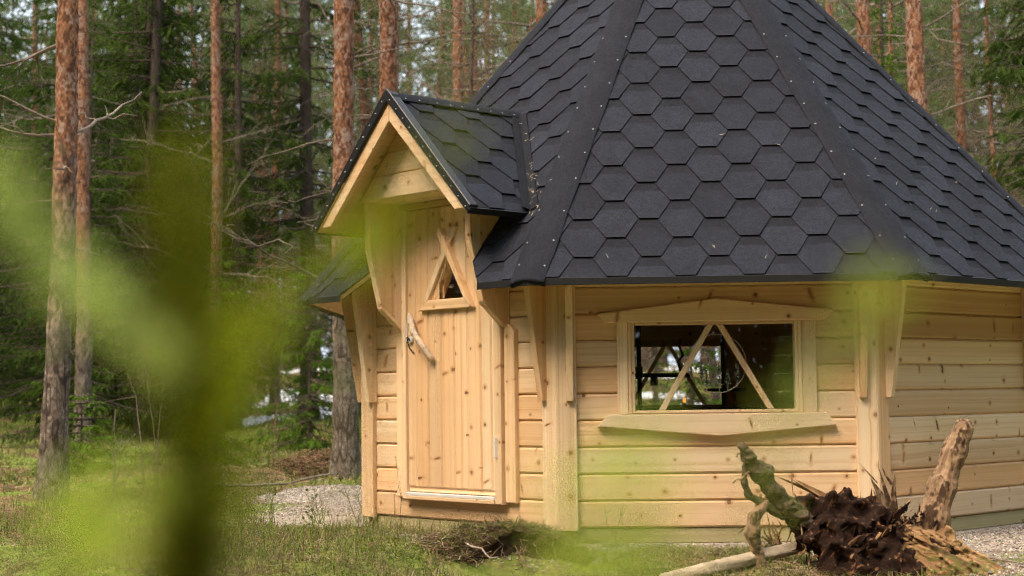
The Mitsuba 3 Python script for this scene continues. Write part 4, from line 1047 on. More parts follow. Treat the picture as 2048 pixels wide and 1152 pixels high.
for x, y, h, lab in ((-3.72, 1.15, 0.95, 'bare birch sapling with pale stem right of the thick orange pine'), (-4.02, 1.35, 0.62, 'twin thin bare sapling at the foot of the thick orange pine'), (-3.55, 1.6, 0.5, 'low bare twiggy sapling right of the pale birch sapling')):
    shrublet(x, y, h, 3, 0.0, rp, lab, 'dead_wood', spread=0.16, key='sapling', cat='sapling', r=0.006)
shrublet(-4.75, 8.3, 1.1, 2, 0.0, rp, 'single bare sapling on the grass before the snow', 'twig_brown', spread=0.1, key='sapling', cat='sapling', r=0.008)

# roots hanging in the hollow of the turf, and a pine cone
s = Soup(); rr = np.random.default_rng(8)
k = name(numbered('root_strand'), 'pale thin roots hanging across the dark hollow in the turf', 'roots', kind='stuff')
for _ in range(12):
    p = np.array([-0.68 + rr.normal() * 0.07, -2.80 + rr.normal() * 0.02, 0.005 + rr.normal() * 0.012]); e = p + np.array([rr.normal() * 0.07, -0.05 - rr.uniform(0, 0.05), -0.07 - rr.uniform(0, 0.07)])
    s.add(*tube(wander(p, e, 9, 0.035, rr), np.linspace(0.0024, 0.0010, 9), 5, False))
scene.pop(k, None); scene[k] = mikit.ply(s.mesh(), 'twig_brown', False)
k = name(numbered('pine_cone'), 'small open brown pine cone at the foot of the door wall', 'pine cone')
c0 = np.array([-0.945, -1.42, float(gz(-0.945, -1.42)) + 0.022])
core = trimesh.creation.icosphere(subdivisions=2, radius=0.013); core.apply_translation(c0)
scene['cone_mat'] = plain(0.085, 0.05, 0.032, 0.8)
put(k + '__core', core, 'cone_mat', True)
s = Soup()
for i in range(64):
    t = (i + 0.5) / 64; ph = i * 2.39996; zc = 1 - 2 * t; rad = math.sqrt(1 - zc * zc)
    d = np.array([rad * math.cos(ph), zc * 0.9, rad * math.sin(ph)])
    s.add(*leaf(c0 + d * 0.009, d + np.array([0, 0.35, 0]), np.array([0, 1.0, 0.1]), 0.019, 0.011, 0.1, -0.2))
labels[s.put(k + '__scales', 'cone_mat')] = {'kind': 'stuff'}
def stick(label, p, e, r, seed, key='fallen_branch', n=12, amp=0.04, mat='dead_wood'):
    k = name(numbered(key), label, 'branch')
    g = np.random.default_rng(seed); s = Soup(); q = wander(p, e, n, amp, g)
    q[:, 2] = np.maximum(q[:, 2], gz(q[:, 0], q[:, 1]) + r * 0.6)
    s.add(*tube(q, np.linspace(r, r * 0.5, n), 7))
    scene[k] = mikit.ply(s.mesh(), mat, True)
stick('dead branch lying behind the gravel heap', (-3.75, 2.35, -0.02), (-2.85, 3.0, 0.03), 0.016, 3)
stick('thin pale dead stick lying on the turf at the bottom edge', (-1.12, -2.55, 0.02), (-0.80, -3.05, 0.0), 0.007, 4, amp=0.03)
stick('weathered twig lying on the gravel at the lower right corner', (1.14, -2.75, -0.05), (1.42, -2.95, -0.05), 0.005, 5, amp=0.02)

# ------------------------------------------------------------------ the uprooted stump
def surface(fn, lo, hi, cell):
    """Naive surface nets of fn(points) = 0."""
    lo, hi = np.asarray(lo, float), np.asarray(hi, float)
    n = np.ceil((hi - lo) / cell).astype(int) + 1
    ax = [lo[c] + np.arange(n[c]) * cell for c in range(3)]
    P = np.stack(np.meshgrid(*ax, indexing='ij'), -1)
    F_ = fn(P.reshape(-1, 3)).reshape(n)
    S_ = F_ < 0
    acc = np.zeros(tuple(n - 1) + (3,)); cnt = np.zeros(tuple(n - 1))
    corners = [(a, b, c) for a in (0, 1) for b in (0, 1) for c in (0, 1)]
    sl = lambda a, b, c: (slice(a, n[0] - 1 + a), slice(b, n[1] - 1 + b), slice(c, n[2] - 1 + c))
    for p in corners:
        for c in range(3):
            if p[c]: continue
            q = list(p); q[c] = 1
            f0, f1 = F_[sl(*p)], F_[sl(*q)]
            x = (f0 < 0) != (f1 < 0)
            t = np.where(x, f0 / np.where(x, f0 - f1, 1), 0)
            pt = np.array(p, float)[None, None, None] + t[..., None] * (np.array(q) - np.array(p))
            acc += np.where(x[..., None], pt, 0); cnt += x
    used = cnt > 0
    idx = -np.ones(used.shape, int); idx[used] = np.arange(used.sum())
    base = np.stack(np.nonzero(used), 1)
    v = lo + (base + acc[used] / cnt[used][:, None]) * cell
    faces = []
    for c in range(3):
        a, b = (c + 1) % 3, (c + 2) % 3
        s0 = [slice(1, n[k] - 1) for k in range(3)]; s1 = list(s0)
        s0[c] = slice(0, n[c] - 1); s1[c] = slice(1, n[c])
        x0, x1 = S_[tuple(s0)], S_[tuple(s1)]
        for sign, m in ((1, x0 & ~x1), (0, ~x0 & x1)):
            pos = np.stack(np.nonzero(m), 1) + np.array([0 if k == c else 1 for k in range(3)])
            def at_(da, db):
                q = pos.copy(); q[:, a] -= da; q[:, b] -= db
                return idx[q[:, 0], q[:, 1], q[:, 2]]
            quad = np.stack([at_(0, 0), at_(1, 0), at_(1, 1), at_(0, 1)], 1)
            faces.append(quad if sign else quad[:, ::-1])
    f = np.vstack(faces); f = f[(f >= 0).all(1)]
    return v, np.vstack([f[:, [0, 1, 2]], f[:, [0, 2, 3]]])

def capsules(P, segs, k=0.03):
    """Smooth union of tapered capsules (p, q, rp, rq)."""
    d = np.full(len(P), 9.0)
    for p, q, rp, rq in segs:
        p, q = np.asarray(p, float), np.asarray(q, float); e = q - p
        t = np.clip((P - p) @ e / max(e @ e, 1e-9), 0, 1)
        n = np.linalg.norm(P - p - t[:, None] * e, axis=1) - (rp + (rq - rp) * t)
        h = np.clip(0.5 + 0.5 * (d - n) / k, 0, 1)
        d = d * (1 - h) + n * h - k * h * (1 - h)
    return d

def chain(pts, rad): return [(pts[i], pts[i + 1], rad[i], rad[i + 1]) for i in range(len(pts) - 1)]

def rotwood(p, n, uv):
    w = p.x * 0.35 - p.y * 0.50 + p.z * 0.79; s_ = p.x * 0.82 + p.y * 0.57; t_ = p.x * 0.45 - p.y * 0.65 - p.z * 0.61
    st = fbm(w * 9, s_ * 60, t_ * 60, 3); a = fbm(p.x * 14, p.y * 14, p.z * 14, 3); b = noise(p.x * 70, p.y * 70, p.z * 70)
    col = mix(C3(0.007, 0.004, 0.003), C3(0.034, 0.017, 0.011), st)
    col = mix(col, C3(0.17, 0.075, 0.034), smoothstep(0.58, 0.70, st * 0.6 + a * 0.4))
    return mix(col, C3(0.22, 0.15, 0.09), smoothstep(0.70, 0.80, st * 0.5 + b * 0.5)) * (0.65 + 0.6 * b)
def fibrewood(p, n, uv):
    w = p.x * 0.77 - p.y * 0.45 - p.z * 0.42                     # along the fallen trunk
    s_ = p.x * 0.45 + p.y * 0.89; t_ = p.x * 0.42 + p.z * 0.9
    st = fbm(w * 7, s_ * 75, t_ * 75, 3); big = fbm(w * 5, s_ * 14, t_ * 14, 2)
    col = mix(C3(0.13, 0.062, 0.030), C3(0.36, 0.225, 0.115), st)
    col = mix(col, C3(0.045, 0.024, 0.015), smoothstep(0.55, 0.75, big))
    moss = smoothstep(0.48, 0.60, 0.4 * fbm(p.x * 8, p.y * 8, p.z * 8) + 0.6 * noise(p.x * 75, p.y * 75, p.z * 75)) * smoothstep(0.10, -0.06, p.z + 0.08 * (big - 0.5))
    return mix(col, C3(0.085, 0.095, 0.022), moss * 0.8) * (0.75 + 0.45 * st)
def greyroot(p, n, uv):
    w = p.x * 0.35 + p.z * 0.93; s_ = p.x * 0.93 - p.z * 0.35
    st = fbm(w * 9, s_ * 90, p.y * 90, 3); big = fbm(w * 4 + 3, s_ * 34, p.y * 34, 3); fine = noise(p.x * 110, p.y * 110, p.z * 50)
    col = mix(C3(0.15, 0.088, 0.052), C3(0.36, 0.245, 0.15), st)
    return mix(col, C3(0.040, 0.022, 0.014), smoothstep(0.46, 0.62, big * 0.75 + 0.25 * fine) * 0.9) * (0.75 + 0.35 * st)
def palepole(p, n, uv):
    w = p.x * 0.77 + p.y * 0.6; s_ = p.x * 0.6 - p.y * 0.77
    st = fbm(w * 5, s_ * 70, p.z * 70, 3)
    return mix(C3(0.26, 0.20, 0.135), C3(0.45, 0.37, 0.265), st) * (0.8 + 0.4 * noise(p.x * 50, p.y * 50, p.z * 50))
def mossroot(p, n, uv):
    a = fbm(p.x * 22, p.y * 22, p.z * 22, 3); b = noise(p.x * 80, p.y * 80, p.z * 80)
    col = mix(C3(0.034, 0.023, 0.016), C3(0.14, 0.10, 0.07), b)
    return mix(col, C3(0.085, 0.092, 0.030), smoothstep(0.50, 0.62, a) * 0.5) * (0.65 + 0.6 * a)
for k, fn in (('rot_wood', rotwood), ('fibre_wood', fibrewood), ('grey_root', greyroot), ('moss_root', mossroot), ('pale_pole', palepole)):
    scene[k] = textured(fn, 0.95, 0.12)

ST = name('uprooted_stump', 'rotten uprooted stump with jutting roots in front of the right corner post', 'stump')
def shaped(segs, amp, fibre=None, k=0.035, freq=14, holes=(), seed=0, coarse=False):
    def fn(P):
        d = capsules(P, segs, k)
        m = np.abs(d) < 0.09
        q = P[m]
        nz = (meshkit.fbm(q * freq, 4, seed) - 0.5) * amp * 2
        rid = np.abs(meshkit.fbm(q * freq * 1.7 + 11, 2, seed + 3) - 0.5) * amp * 2.2
        if fibre is not None:
            fb = unit(fibre); al = q @ fb; pp = q - al[:, None] * fb
            if coarse: nz = nz * 0.5 + (meshkit.noise(pp * 26 + (al * 2.2)[:, None], seed + 7) - 0.5) * amp * 1.5 + (meshkit.noise(pp * 70 + (al * 5)[:, None], seed + 8) - 0.5) * amp * 0.45
            else: nz = nz * 0.6 + (meshkit.noise(np.c_[pp * 62] + (al * 3)[:, None], seed + 7) - 0.5) * amp * 1.3 + (meshkit.noise(np.c_[pp * 24] + (al * 2)[:, None], seed + 8) - 0.5) * amp
        d[m] += nz + rid - amp * 0.4
        for c, r in holes:
            h = r - np.linalg.norm((P - np.asarray(c)) , axis=1) + (meshkit.fbm(P * 30, 2, seed + 20) - 0.5) * 0.05
            d = np.maximum(d, h)
        return d
    pts = np.array([x for sgm in segs for x in sgm[:2]]); rr_ = max(max(sgm[2:]) for sgm in segs) + amp + 0.03
    return fn, pts.min(0) - rr_, pts.max(0) + rr_
def lump(key, mat, segs, amp, cell, **k):
    fn, lo, hi = shaped(segs, amp, **k)
    return put(ST + key, surface(fn, lo, hi, cell), mat, True)
stubs = [((0.50, -2.98, 0.17), (0.47, -3.02, 0.235)), ((0.56, -2.97, 0.19), (0.575, -3.03, 0.250)), ((0.62, -2.97, 0.19), (0.650, -3.0, 0.262)), ((0.68, -2.96, 0.18), (0.675, -3.04, 0.225)), ((0.74, -2.95, 0.16), (0.762, -2.98, 0.245)), ((0.79, -2.90, 0.13), (0.835, -2.93, 0.19)),
         ((0.52, -3.02, 0.06), (0.46, -3.10, 0.055)), ((0.60, -3.06, 0.03), (0.575, -3.17, 0.05)), ((0.70, -3.07, 0.02), (0.72, -3.18, 0.055)), ((0.66, -3.08, -0.06), (0.60, -3.20, -0.07)), ((0.78, -3.04, 0.06), (0.80, -3.12, 0.11))]
lump('__body', 'rot_wood', [((0.43, -2.96, 0.165), (0.60, -2.97, 0.150), 0.036, 0.060), ((0.60, -2.97, 0.15), (0.735, -2.95, 0.140), 0.058, 0.060), ((0.735, -2.95, 0.13), (0.82, -2.87, 0.085), 0.055, 0.06),
     ((0.46, -2.99, 0.10), (0.58, -3.01, 0.03), 0.050, 0.080), ((0.53, -2.99, 0.09), (0.70, -3.0, 0.06), 0.060, 0.090), ((0.58, -3.03, 0.0), (0.76, -2.98, 0.0), 0.085, 0.120), ((0.62, -3.06, -0.10), (0.82, -3.0, -0.10), 0.11, 0.14)]
     + [(p, np.array(q) - np.array([0, 0, 0.02 if q[2] > 0.15 else 0]), 0.026 if q[2] > 0.15 else 0.020, 0.001) for p, q in stubs],
     0.030, 0.006, freq=7, k=0.016, fibre=(0.35, -0.50, 0.79), coarse=True, holes=[((0.655, -3.12, 0.090), 0.062), ((0.545, -3.09, 0.085), 0.045), ((0.76, -3.09, 0.10), 0.045), ((0.72, -3.14, -0.005), 0.05), ((0.61, -3.15, -0.02), 0.045)], seed=1)
labels[ST + '__body'] = {'label': 'dark crumbling root plate'}
lump('__fallen_trunk', 'fibre_wood', [((0.77, -2.92, 0.0), (0.93, -2.96, -0.045), 0.085, 0.105), ((0.93, -2.96, -0.045), (1.16, -3.16, -0.17), 0.105, 0.12), ((0.90, -2.84, 0.035), (1.01, -2.835, 0.045), 0.045, 0.055), ((0.985, -2.83, 0.05), (1.03, -2.86, 0.0), 0.055, 0.06)],
     0.034, 0.0065, fibre=(0.77, -0.45, -0.42), seed=5)
TALL = [(0.985, -2.83, 0.03), (1.006, -2.826, 0.111), (1.049, -2.81, 0.243), (1.100, -2.784, 0.387), (1.146, -2.762, 0.487)]
lump('__root', 'grey_root', chain(TALL, [0.064, 0.058, 0.050, 0.044, 0.038]), 0.010, 0.0055, fibre=(0.3, 0.1, 0.95), seed=9)
labels[ST + '__root'] = {'label': 'tall bleached root jutting up at the right, its top broken off'}
ARM = [(0.462, -2.975, 0.120), (0.395, -3.025, 0.180), (0.340, -3.061, 0.250), (0.282, -3.090, 0.325), (0.238, -3.121, 0.386), (0.214, -3.137, 0.436)]
lump('__root', 'moss_root', chain(ARM, [0.055, 0.038, 0.031, 0.030, 0.023, 0.012]) + [((0.262, -3.10, 0.345), (0.318, -3.085, 0.335), 0.025, 0.023)], 0.015, 0.005, freq=28, k=0.02, seed=12)
lump('__root', 'moss_root', chain([(0.223, -3.12, 0.350), (0.220, -3.126, 0.287), (0.237, -3.11, 0.236), (0.284, -3.083, 0.204), (0.375, -3.03, 0.149)], [0.010, 0.011, 0.013, 0.016, 0.022]), 0.005, 0.0045, k=0.012, freq=40, seed=14)
lump('__root', 'grey_root', chain([(0.300, -3.081, 0.196), (0.258, -3.118, 0.150), (0.248, -3.129, 0.087), (0.267, -3.122, 0.007), (0.280, -3.114, -0.083), (0.286, -3.108, -0.163)], [0.018, 0.025, 0.027, 0.024, 0.022, 0.022]), 0.006, 0.005, k=0.012, freq=30, seed=15)
labels[ST + '__root_003'] = {'label': 'pale root bending straight down to the ground'}

def shard(s, p, d, ln, w, rng, bend=0.1):
    d = unit(d); a = unit(np.cross(d, rng.normal(size=3))); b = np.cross(d, a); t = w * rng.uniform(0.25, 0.5)
    m = p + d * ln * 0.5 + a * bend * ln * rng.normal()
    e = p + d * ln + a * bend * ln * 2 * rng.normal()
    q = lambda c, k: [c + a * w * k + b * t * k, c - a * w * k + b * t * k, c - a * w * k - b * t * k, c + a * w * k - b * t * k]
    v = np.array(q(p, 1) + q(m, rng.uniform(0.6, 1.0)) + [e])
    f = [[0, 4, 5], [0, 5, 1], [1, 5, 6], [1, 6, 2], [2, 6, 7], [2, 7, 3], [3, 7, 4], [3, 4, 0], [4, 8, 5], [5, 8, 6], [6, 8, 7], [7, 8, 4]]
    s.add(v, np.array(f))
rs = np.random.default_rng(40)
# long splintered slab along the ridge
for i, (p, q, w) in enumerate((((0.700, -2.885, 0.150), (0.345, -2.960, 0.316), 0.016), ((0.690, -2.90, 0.150), (0.430, -2.945, 0.290), 0.022), ((0.66, -2.90, 0.135), (0.40, -2.95, 0.300), 0.014), ((0.60, -2.90, 0.165), (0.41, -2.97, 0.215), 0.013), ((0.42, -2.95, 0.305), (0.425, -2.965, 0.21), 0.010))):
    s = Soup(); p, q = np.array(p), np.array(q); shard(s, p, q - p, np.linalg.norm(q - p), w, rs, 0.015); s.put(ST + '__slab', 'fibre_wood')
for p, q, w in (((0.835, -2.85, 0.12), (0.750, -2.890, 0.295), 0.020), ((0.772, -2.88, 0.27), (0.692, -2.93, 0.358), 0.009), ((0.84, -2.85, 0.14), (0.775, -2.87, 0.335), 0.010), ((0.85, -2.85, 0.13), (0.835, -2.86, 0.31), 0.012), ((0.835, -2.855, 0.26), (0.79, -2.864, 0.335), 0.006), ((0.80, -2.86, 0.12), (0.765, -2.9, 0.25), 0.012)):
    s = Soup(); p, q = np.array(p), np.array(q); shard(s, p, q - p, np.linalg.norm(q - p), w, rs, 0.03); s.put(ST + '__splinter', 'grey_root')
for p, q in (((0.29, -3.09, 0.235), (0.222, -3.12, 0.155)), ((0.33, -3.06, 0.21), (0.19, -3.14, 0.085)), ((0.45, -3.02, 0.16), (0.47, -3.06, -0.02)), ((0.445, -3.01, 0.18), (0.43, -3.04, 0.24)), ((0.215, -3.137, 0.41), (0.178, -3.15, 0.388)), ((0.24, -3.12, 0.33), (0.17, -3.15, 0.30)), ((0.47, -3.05, 0.02), (0.485, -3.08, -0.13))):
    v, f = tube(wander(p, q, 6, 0.012, rs), np.linspace(0.006, 0.002, 6), 5); put(ST + '__rootlet', (v, f), 'grey_root', True)
# crumbs, shreds and fibres all over it
s1, s2 = Soup(), Soup()
s3 = Soup()
for i in range(80):                                              # torn strips lying along the grain of the root plate
    c = np.array([rs.uniform(0.44, 0.86), rs.uniform(-3.13, -2.9), 0]); c[2] = 0.20 - 0.20 * abs(c[0] - 0.66) - 1.0 * max(0, -2.97 - c[1]) + rs.normal() * 0.02
    shard(s3 if i % 5 == 0 else s1, c - np.array([0.45, -0.55, 0.70]) * 0.03, np.array([0.45, -0.55, 0.70]) * rs.choice([1, 1, -1]) + rs.normal(size=3) * 0.35, rs.uniform(0.04, 0.11), rs.uniform(0.005, 0.013), rs, 0.08)
for i in range(240):
    t = rs.uniform(0, 1) ** 1.1; c = np.array([0.79, -2.93, 0.02]) * (1 - t) + np.array([1.10, -3.10, -0.13]) * t
    a = rs.uniform(-0.4, 2.6); c = c + (0.108 + 0.015 * rs.normal()) * np.array([0.30 * math.cos(a), -0.75 * math.cos(a), math.sin(a)])
    shard((s3, s3, s3, s1)[i % 4], c, np.array([0.77, -0.45, -0.42]) * rs.choice([-1, 1]) + rs.normal(size=3) * 0.18, rs.uniform(0.02, 0.08), rs.uniform(0.003, 0.010), rs, 0.05)
for i in range(110):
    c = np.array([0.93 + rs.normal() * 0.06, -2.84 + rs.normal() * 0.035, 0.10 + rs.normal() * 0.025])
    shard(s1 if i % 3 else s3, c, rs.normal(size=3) + np.array([0, -0.2, 0.4]), rs.uniform(0.012, 0.05), rs.uniform(0.002, 0.009), rs, 0.12)
for i in range(60):                                              # frayed top of the tall root
    a = rs.uniform(0, 6.28); c = np.array(TALL[-1]) + np.array([0.032 * math.cos(a), 0.032 * math.sin(a), -0.012 * math.cos(a)]) * rs.uniform(0.4, 1)
    shard(s2, c, np.array([0.3, 0.1, 0.95]) + rs.normal(size=3) * 0.2, rs.uniform(0.02, 0.045), rs.uniform(0.002, 0.005), rs, 0.08)
labels[s1.put(ST + '__dark_shreds', 'rot_wood')] = {'kind': 'stuff'}
labels[s2.put(ST + '__pale_shreds', 'grey_root')] = {'kind': 'stuff'}
labels[s3.put(ST + '__brown_shreds', 'fibre_wood')] = {'kind': 'stuff'}

# the pale barkless pole under it
LG = name('barkless_pole', 'pale barkless pole lying slantwise under the uprooted stump', 'log')
lg = np.array([(-0.10, -3.36, -0.075), (0.061, -3.27, -0.045), (0.278, -3.10, -0.010), (0.48, -2.93, 0.022), (0.744, -2.66, 0.06)])
fn, lo, hi = shaped(chain(lg, [0.027, 0.027, 0.026, 0.025, 0.022]), 0.004, (0.77, 0.6, 0.1), 0.01, 20, seed=22)
scene[LG] = mikit.ply(surface(fn, lo, hi, 0.006), 'pale_pole', True)
WS = name('wood_shred', 'tuft of torn orange wood shreds lying beside the pale pole', 'wood shreds')
s = Soup()
for i in range(36):
    c = np.array([0.37, -2.75, 0.0]) + rs.normal(size=3) * np.array([0.02, 0.015, 0.02])
    shard(s, c, np.array([-0.5 + rs.normal() * 0.5, -0.3, 0.25 + rs.normal() * 0.5]), rs.uniform(0.05, 0.13), rs.uniform(0.002, 0.006), rs, 0.12)
scene[WS] = mikit.ply(s.mesh(), 'fibre_wood', False); labels[WS]['kind'] = 'stuff'

# the torn turf edge with its dark hollow
SB = name('soil_bank', 'torn turf bank with a dark earthy hollow at the bottom edge', 'soil', kind='structure')
def bank(P):
    q = (P - np.array([-0.80, -2.66, -0.08])) / np.array([0.36, 0.22, 0.165])
    d = (np.linalg.norm(q, axis=1) - 1) * 0.17 + (meshkit.fbm(P * 11, 3, 31) - 0.5) * 0.06 + (meshkit.noise(P * 55, 32) - 0.5) * 0.018
    for c, r in (((-0.68, -2.90, -0.02), 0.175), ((-0.57, -2.86, -0.06), 0.15), ((-0.80, -2.90, -0.06), 0.12)):
        d = np.maximum(d, r - np.linalg.norm((P - np.array(c)) * np.array([1, 1, 1.15]), axis=1) + (meshkit.fbm(P * 24, 2, 33) - 0.5) * 0.05)
    return d
scene['soil_mat'] = textured(lambda p, n, uv: mix(C3(0.014, 0.009, 0.006), C3(0.070, 0.045, 0.028), fbm(p.x * 28, p.y * 28, p.z * 28, 3)) * (0.6 + 0.8 * noise(p.x * 120, p.y * 120, p.z * 120)), 0.98, 0.05)
bv, bf = surface(bank, (-1.28, -3.05, -0.20), (-0.36, -2.36, 0.16), 0.010)
scene[SB] = mikit.ply((bv, bf), 'soil_mat', True)
rk = np.random.default_rng(91)
bn = np.zeros_like(bv); fnm = np.cross(bv[bf[:, 1]] - bv[bf[:, 0]], bv[bf[:, 2]] - bv[bf[:, 0]])
for c in range(3): np.add.at(bn, bf[:, c], fnm)
bn /= np.maximum(np.linalg.norm(bn, axis=1, keepdims=True), 1e-9)
top = np.nonzero((bn[:, 2] > 0.35) & (bv[:, 2] > -0.06) & (np.hypot(bv[:, 0] + 0.66, bv[:, 1] + 2.90) > 0.175))[0]
s = Soup(); cs = []
for i in rk.choice(top, 3600):
    c = bv[i] + rk.normal(size=3) * 0.004; d = unit(rk.normal(size=3) * np.array([1, 1, 0.45]) + np.array([0, -0.25, 0.35])); ln = rk.uniform(0.015, 0.065); w = unit(np.cross(d, rk.normal(size=3))) * rk.uniform(0.0012, 0.0024)
    b = c + d * ln * 0.55 + rk.normal(size=3) * 0.008
    s.add([c - w, c + w, b + w * 0.8, b - w * 0.8, c + d * ln - np.array([0, 0, ln * 0.25])], [[0, 1, 2], [0, 2, 3], [3, 2, 4]])
    cs.append(np.tile((STRAW if rk.uniform() < 0.62 else GREENS)[rk.integers(0, 4)] * rk.uniform(0.6, 1.1), (5, 1)))
put('bank_straw', s.mesh(), 'blade_mat', False, color=np.vstack(cs)); name('bank_straw', 'matted dry straw and moss on top of the torn turf bank', 'straw', kind='stuff')

# ------------------------------------------------------------------ inside the cabin, seen through the panes
fl = trimesh.creation.cylinder(radius=RW * C8 - 0.06, height=0.05, sections=8); fl.apply_translation([0, 0, 0.03])
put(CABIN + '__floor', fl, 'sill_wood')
G = name('fire_grill', 'black iron fire grill with swing arms, seen through the wide window', 'grill')
hb = trimesh.creation.cylinder(radius=0.44, height=0.50, sections=8); hb.apply_translation([0, 0.05, 0.31]); put(G + '__hearth', hb, 'black_iron')
v, f = tube([(0, 0.05, 1.20), (0, 0.05, 1.55), (0, 0.05, 3.2)], [0.48, 0.14, 0.12], 16); put(G + '__hood', (v, f), 'black_iron', 40)
for a, b, r in (((-0.274, -0.35, 0.55), (-0.276, -0.35, 1.12), 0.013), ((-0.30, -0.352, 0.756), (0.02, -0.31, 0.752), 0.012), ((0.21, -0.28, 0.55), (0.21, -0.28, 1.15), 0.012), ((0.10, -0.30, 0.665), (0.34, -0.27, 0.665), 0.009)):
    v, f = tube([a, b], [r, r], 8); put(G + '__arm', (v, f), 'black_iron', 40)
for x, z, h in ((-0.276, 0.77, 0.07), (-0.19, 0.725, 0.06)):
    kn = trimesh.creation.cylinder(radius=0.022, height=h, sections=12); kn.apply_translation([x, -0.352, z]); put(G + '__knob', kn, 'black_iron', 40)
v, f = tube([(-0.03, -0.31, 0.76), (-0.05, -0.31, 0.83), (-0.02, -0.31, 0.87), (-0.045, -0.31, 0.93), (-0.03, -0.31, 0.96)], 0.009, 6); put(G + '__hook', (v, f), 'black_iron', True)
CN = name('candle', 'small burning candle behind the lower edge of the wide window', 'candle')
wx = trimesh.creation.cylinder(radius=0.014, height=0.05, sections=16); wx.apply_translation([-0.02, -0.30, 0.563]); put(CN + '__wax', wx, plain(0.55, 0.25, 0.09, 0.5), 30)
fm = trimesh.creation.icosphere(subdivisions=2, radius=0.010); fm.vertices[:, 2] *= np.where(fm.vertices[:, 2] > 0, 2.0, 1.0); fm.vertices[:, 0] += 0.004 * (fm.vertices[:, 2] / 0.02) ** 2; fm.apply_translation([-0.017, -0.30, 0.603])
put(CN + '__flame', fm, plain(0.8, 0.4, 0.1), True); scene[CN + '__flame']['emitter'] = {'type': 'area', 'radiance': {'type': 'rgb', 'value': [0.12, 0.032, 0.004]}}

# wire ring with little bottle-brush trees behind the glass
WRG = name('wire_ring', 'thin wire ring with five small brush trees hanging behind the window', 'wreath')
scene['wire'] = plain(0.5, 0.47, 0.42, 0.4, metallic=0.6)
a = np.linspace(0, 2 * math.pi, 61)
v, f = tube([WF.at(0.776 + 0.142 * math.cos(t), -0.05, 0.791 + 0.144 * math.sin(t)) for t in a], 0.0022, 6, False); put(WRG + '__ring', (v, f), 'wire', True)
v, f = tube([WF.at(0.776, -0.05, 0.934), WF.at(0.772, -0.05, 1.02)], 0.0008, 4); put(WRG + '__thread', (v, f), 'wire')
scene['brush'] = plain(0.05, 0.085, 0.055, 0.9); scene['frost'] = plain(0.7, 0.72, 0.7, 0.8)
rb = np.random.default_rng(9)
for u0, z1, z0, w in ((0.700, 0.817, 0.700, 0.050), (0.724, 0.766, 0.668, 0.038), (0.785, 0.797, 0.662, 0.052), (0.827, 0.765, 0.672, 0.042), (0.872, 0.816, 0.692, 0.046)):
    s, s2 = Soup(), Soup(); h = z1 - z0
    for i in range(300):
        t = rb.uniform(0.08, 1) ** 0.8; az = rb.uniform(0, 6.28); R0 = w * 0.55 * (1 - t) + 0.003
        c = WF.at(u0, -0.05, z0 + h * t); d = WF.U * math.cos(az) + WF.N * math.sin(az) + WF.Z * 0.15
        e = c + d * R0; sd = unit(np.cross(d, rb.normal(size=3))) * 0.0016
        (s2 if i % 3 == 0 else s).add([c - sd, c + sd, e], [[0, 1, 2]])
    k = put(WRG + '__brush_tree', s.mesh(), {'type': 'ref', 'id': 'brush'})
    labels[put(k + '__frost', s2.mesh(), {'type': 'ref', 'id': 'frost'})] = {'kind': 'stuff'}
    v, f = tube([WF.at(u0, -0.05, z0 - 0.018), WF.at(u0, -0.05, z0 + 0.02)], 0.0025, 5); put(k + '__stem', (v, f), 'wire')
DL = name('hanging_doll', 'tiny purple doll with white shoes hanging in the triangular door window', 'ornament')
scene['purple'] = plain(0.075, 0.035, 0.12, 0.9); scene['white_felt'] = plain(0.72, 0.71, 0.69, 0.9)
dp = lambda u, z, n=-0.06: WD.at(u, n, z)
v, f = tube([dp(0.668, 1.345), dp(0.667, 1.31), dp(0.662, 1.26), dp(0.660, 1.240)], [0.006, 0.012, 0.017, 0.013], 12); put(DL + '__body', (v, f), 'purple', 40)
for z in (1.265, 1.285, 1.305):
    v, f = tube([dp(0.664, z), dp(0.664, z + 0.006)], [0.0172, 0.0165], 12); put(DL + '__stripe', (v, f), plain(0.32, 0.06, 0.10, 0.9), 40)
for u, d in ((0.648, -1), (0.672, 1)):
    v, f = tube([dp(u, 1.242), dp(u, 1.232), dp(u + d * 0.003, 1.228, -0.045), dp(u + d * 0.012, 1.226, -0.035)], [0.007, 0.009, 0.009, 0.006], 10); put(DL + '__shoe', (v, f), 'white_felt', 40)
v, f = tube([dp(0.668, 1.345), dp(0.70, 1.40)], 0.0008, 4); put(DL + '__thread', (v, f), 'wire')

# dry needles fallen on the roof
s = Soup(); rn = np.random.default_rng(70); SL = [Slope(WD), Slope(WF), Slope(WR)]
def on_roof(S_, u, b): 
    th = rn.uniform(0, 3.14); d = S_.ax * math.cos(th) + S_.ay * math.sin(th); c = S_.at(u, b, 0.0185); w = np.cross(S_.az, d) * 0.0014; ln = rn.uniform(0.008, 0.018)
    s.add([c - d * ln - w, c - d * ln + w, c + d * ln + w * 0.5 + S_.az * 0.003], [[0, 1, 2]])
    if rn.uniform() < 0.5: e = c + d * ln + S_.ax * 0.006 + S_.ay * 0.006; s.add([c - d * ln - w, c - d * ln + w, e + S_.az * 0.002], [[0, 1, 2]])
for t in np.r_[rn.uniform(0, 1, 22), rn.uniform(0.15, 0.5, 8)]:
    on_roof(SL[0], AP + HALF * (1 - t * 0.9) + 0.055 + rn.normal() * 0.02 - L / 2, sz(EZ + (RZ - EZ) * t * 0.9) + rn.normal() * 0.02)
for _ in range(5): on_roof(SL[1], rn.uniform(-0.6, 0.6), rn.uniform(0.1, 1.2))
for _ in range(8): on_roof(SL[2], rn.uniform(-0.5, 0.4), rn.uniform(0.1, 1.0))
scene['pale_needle'] = plain(0.42, 0.34, 0.22, 0.8)
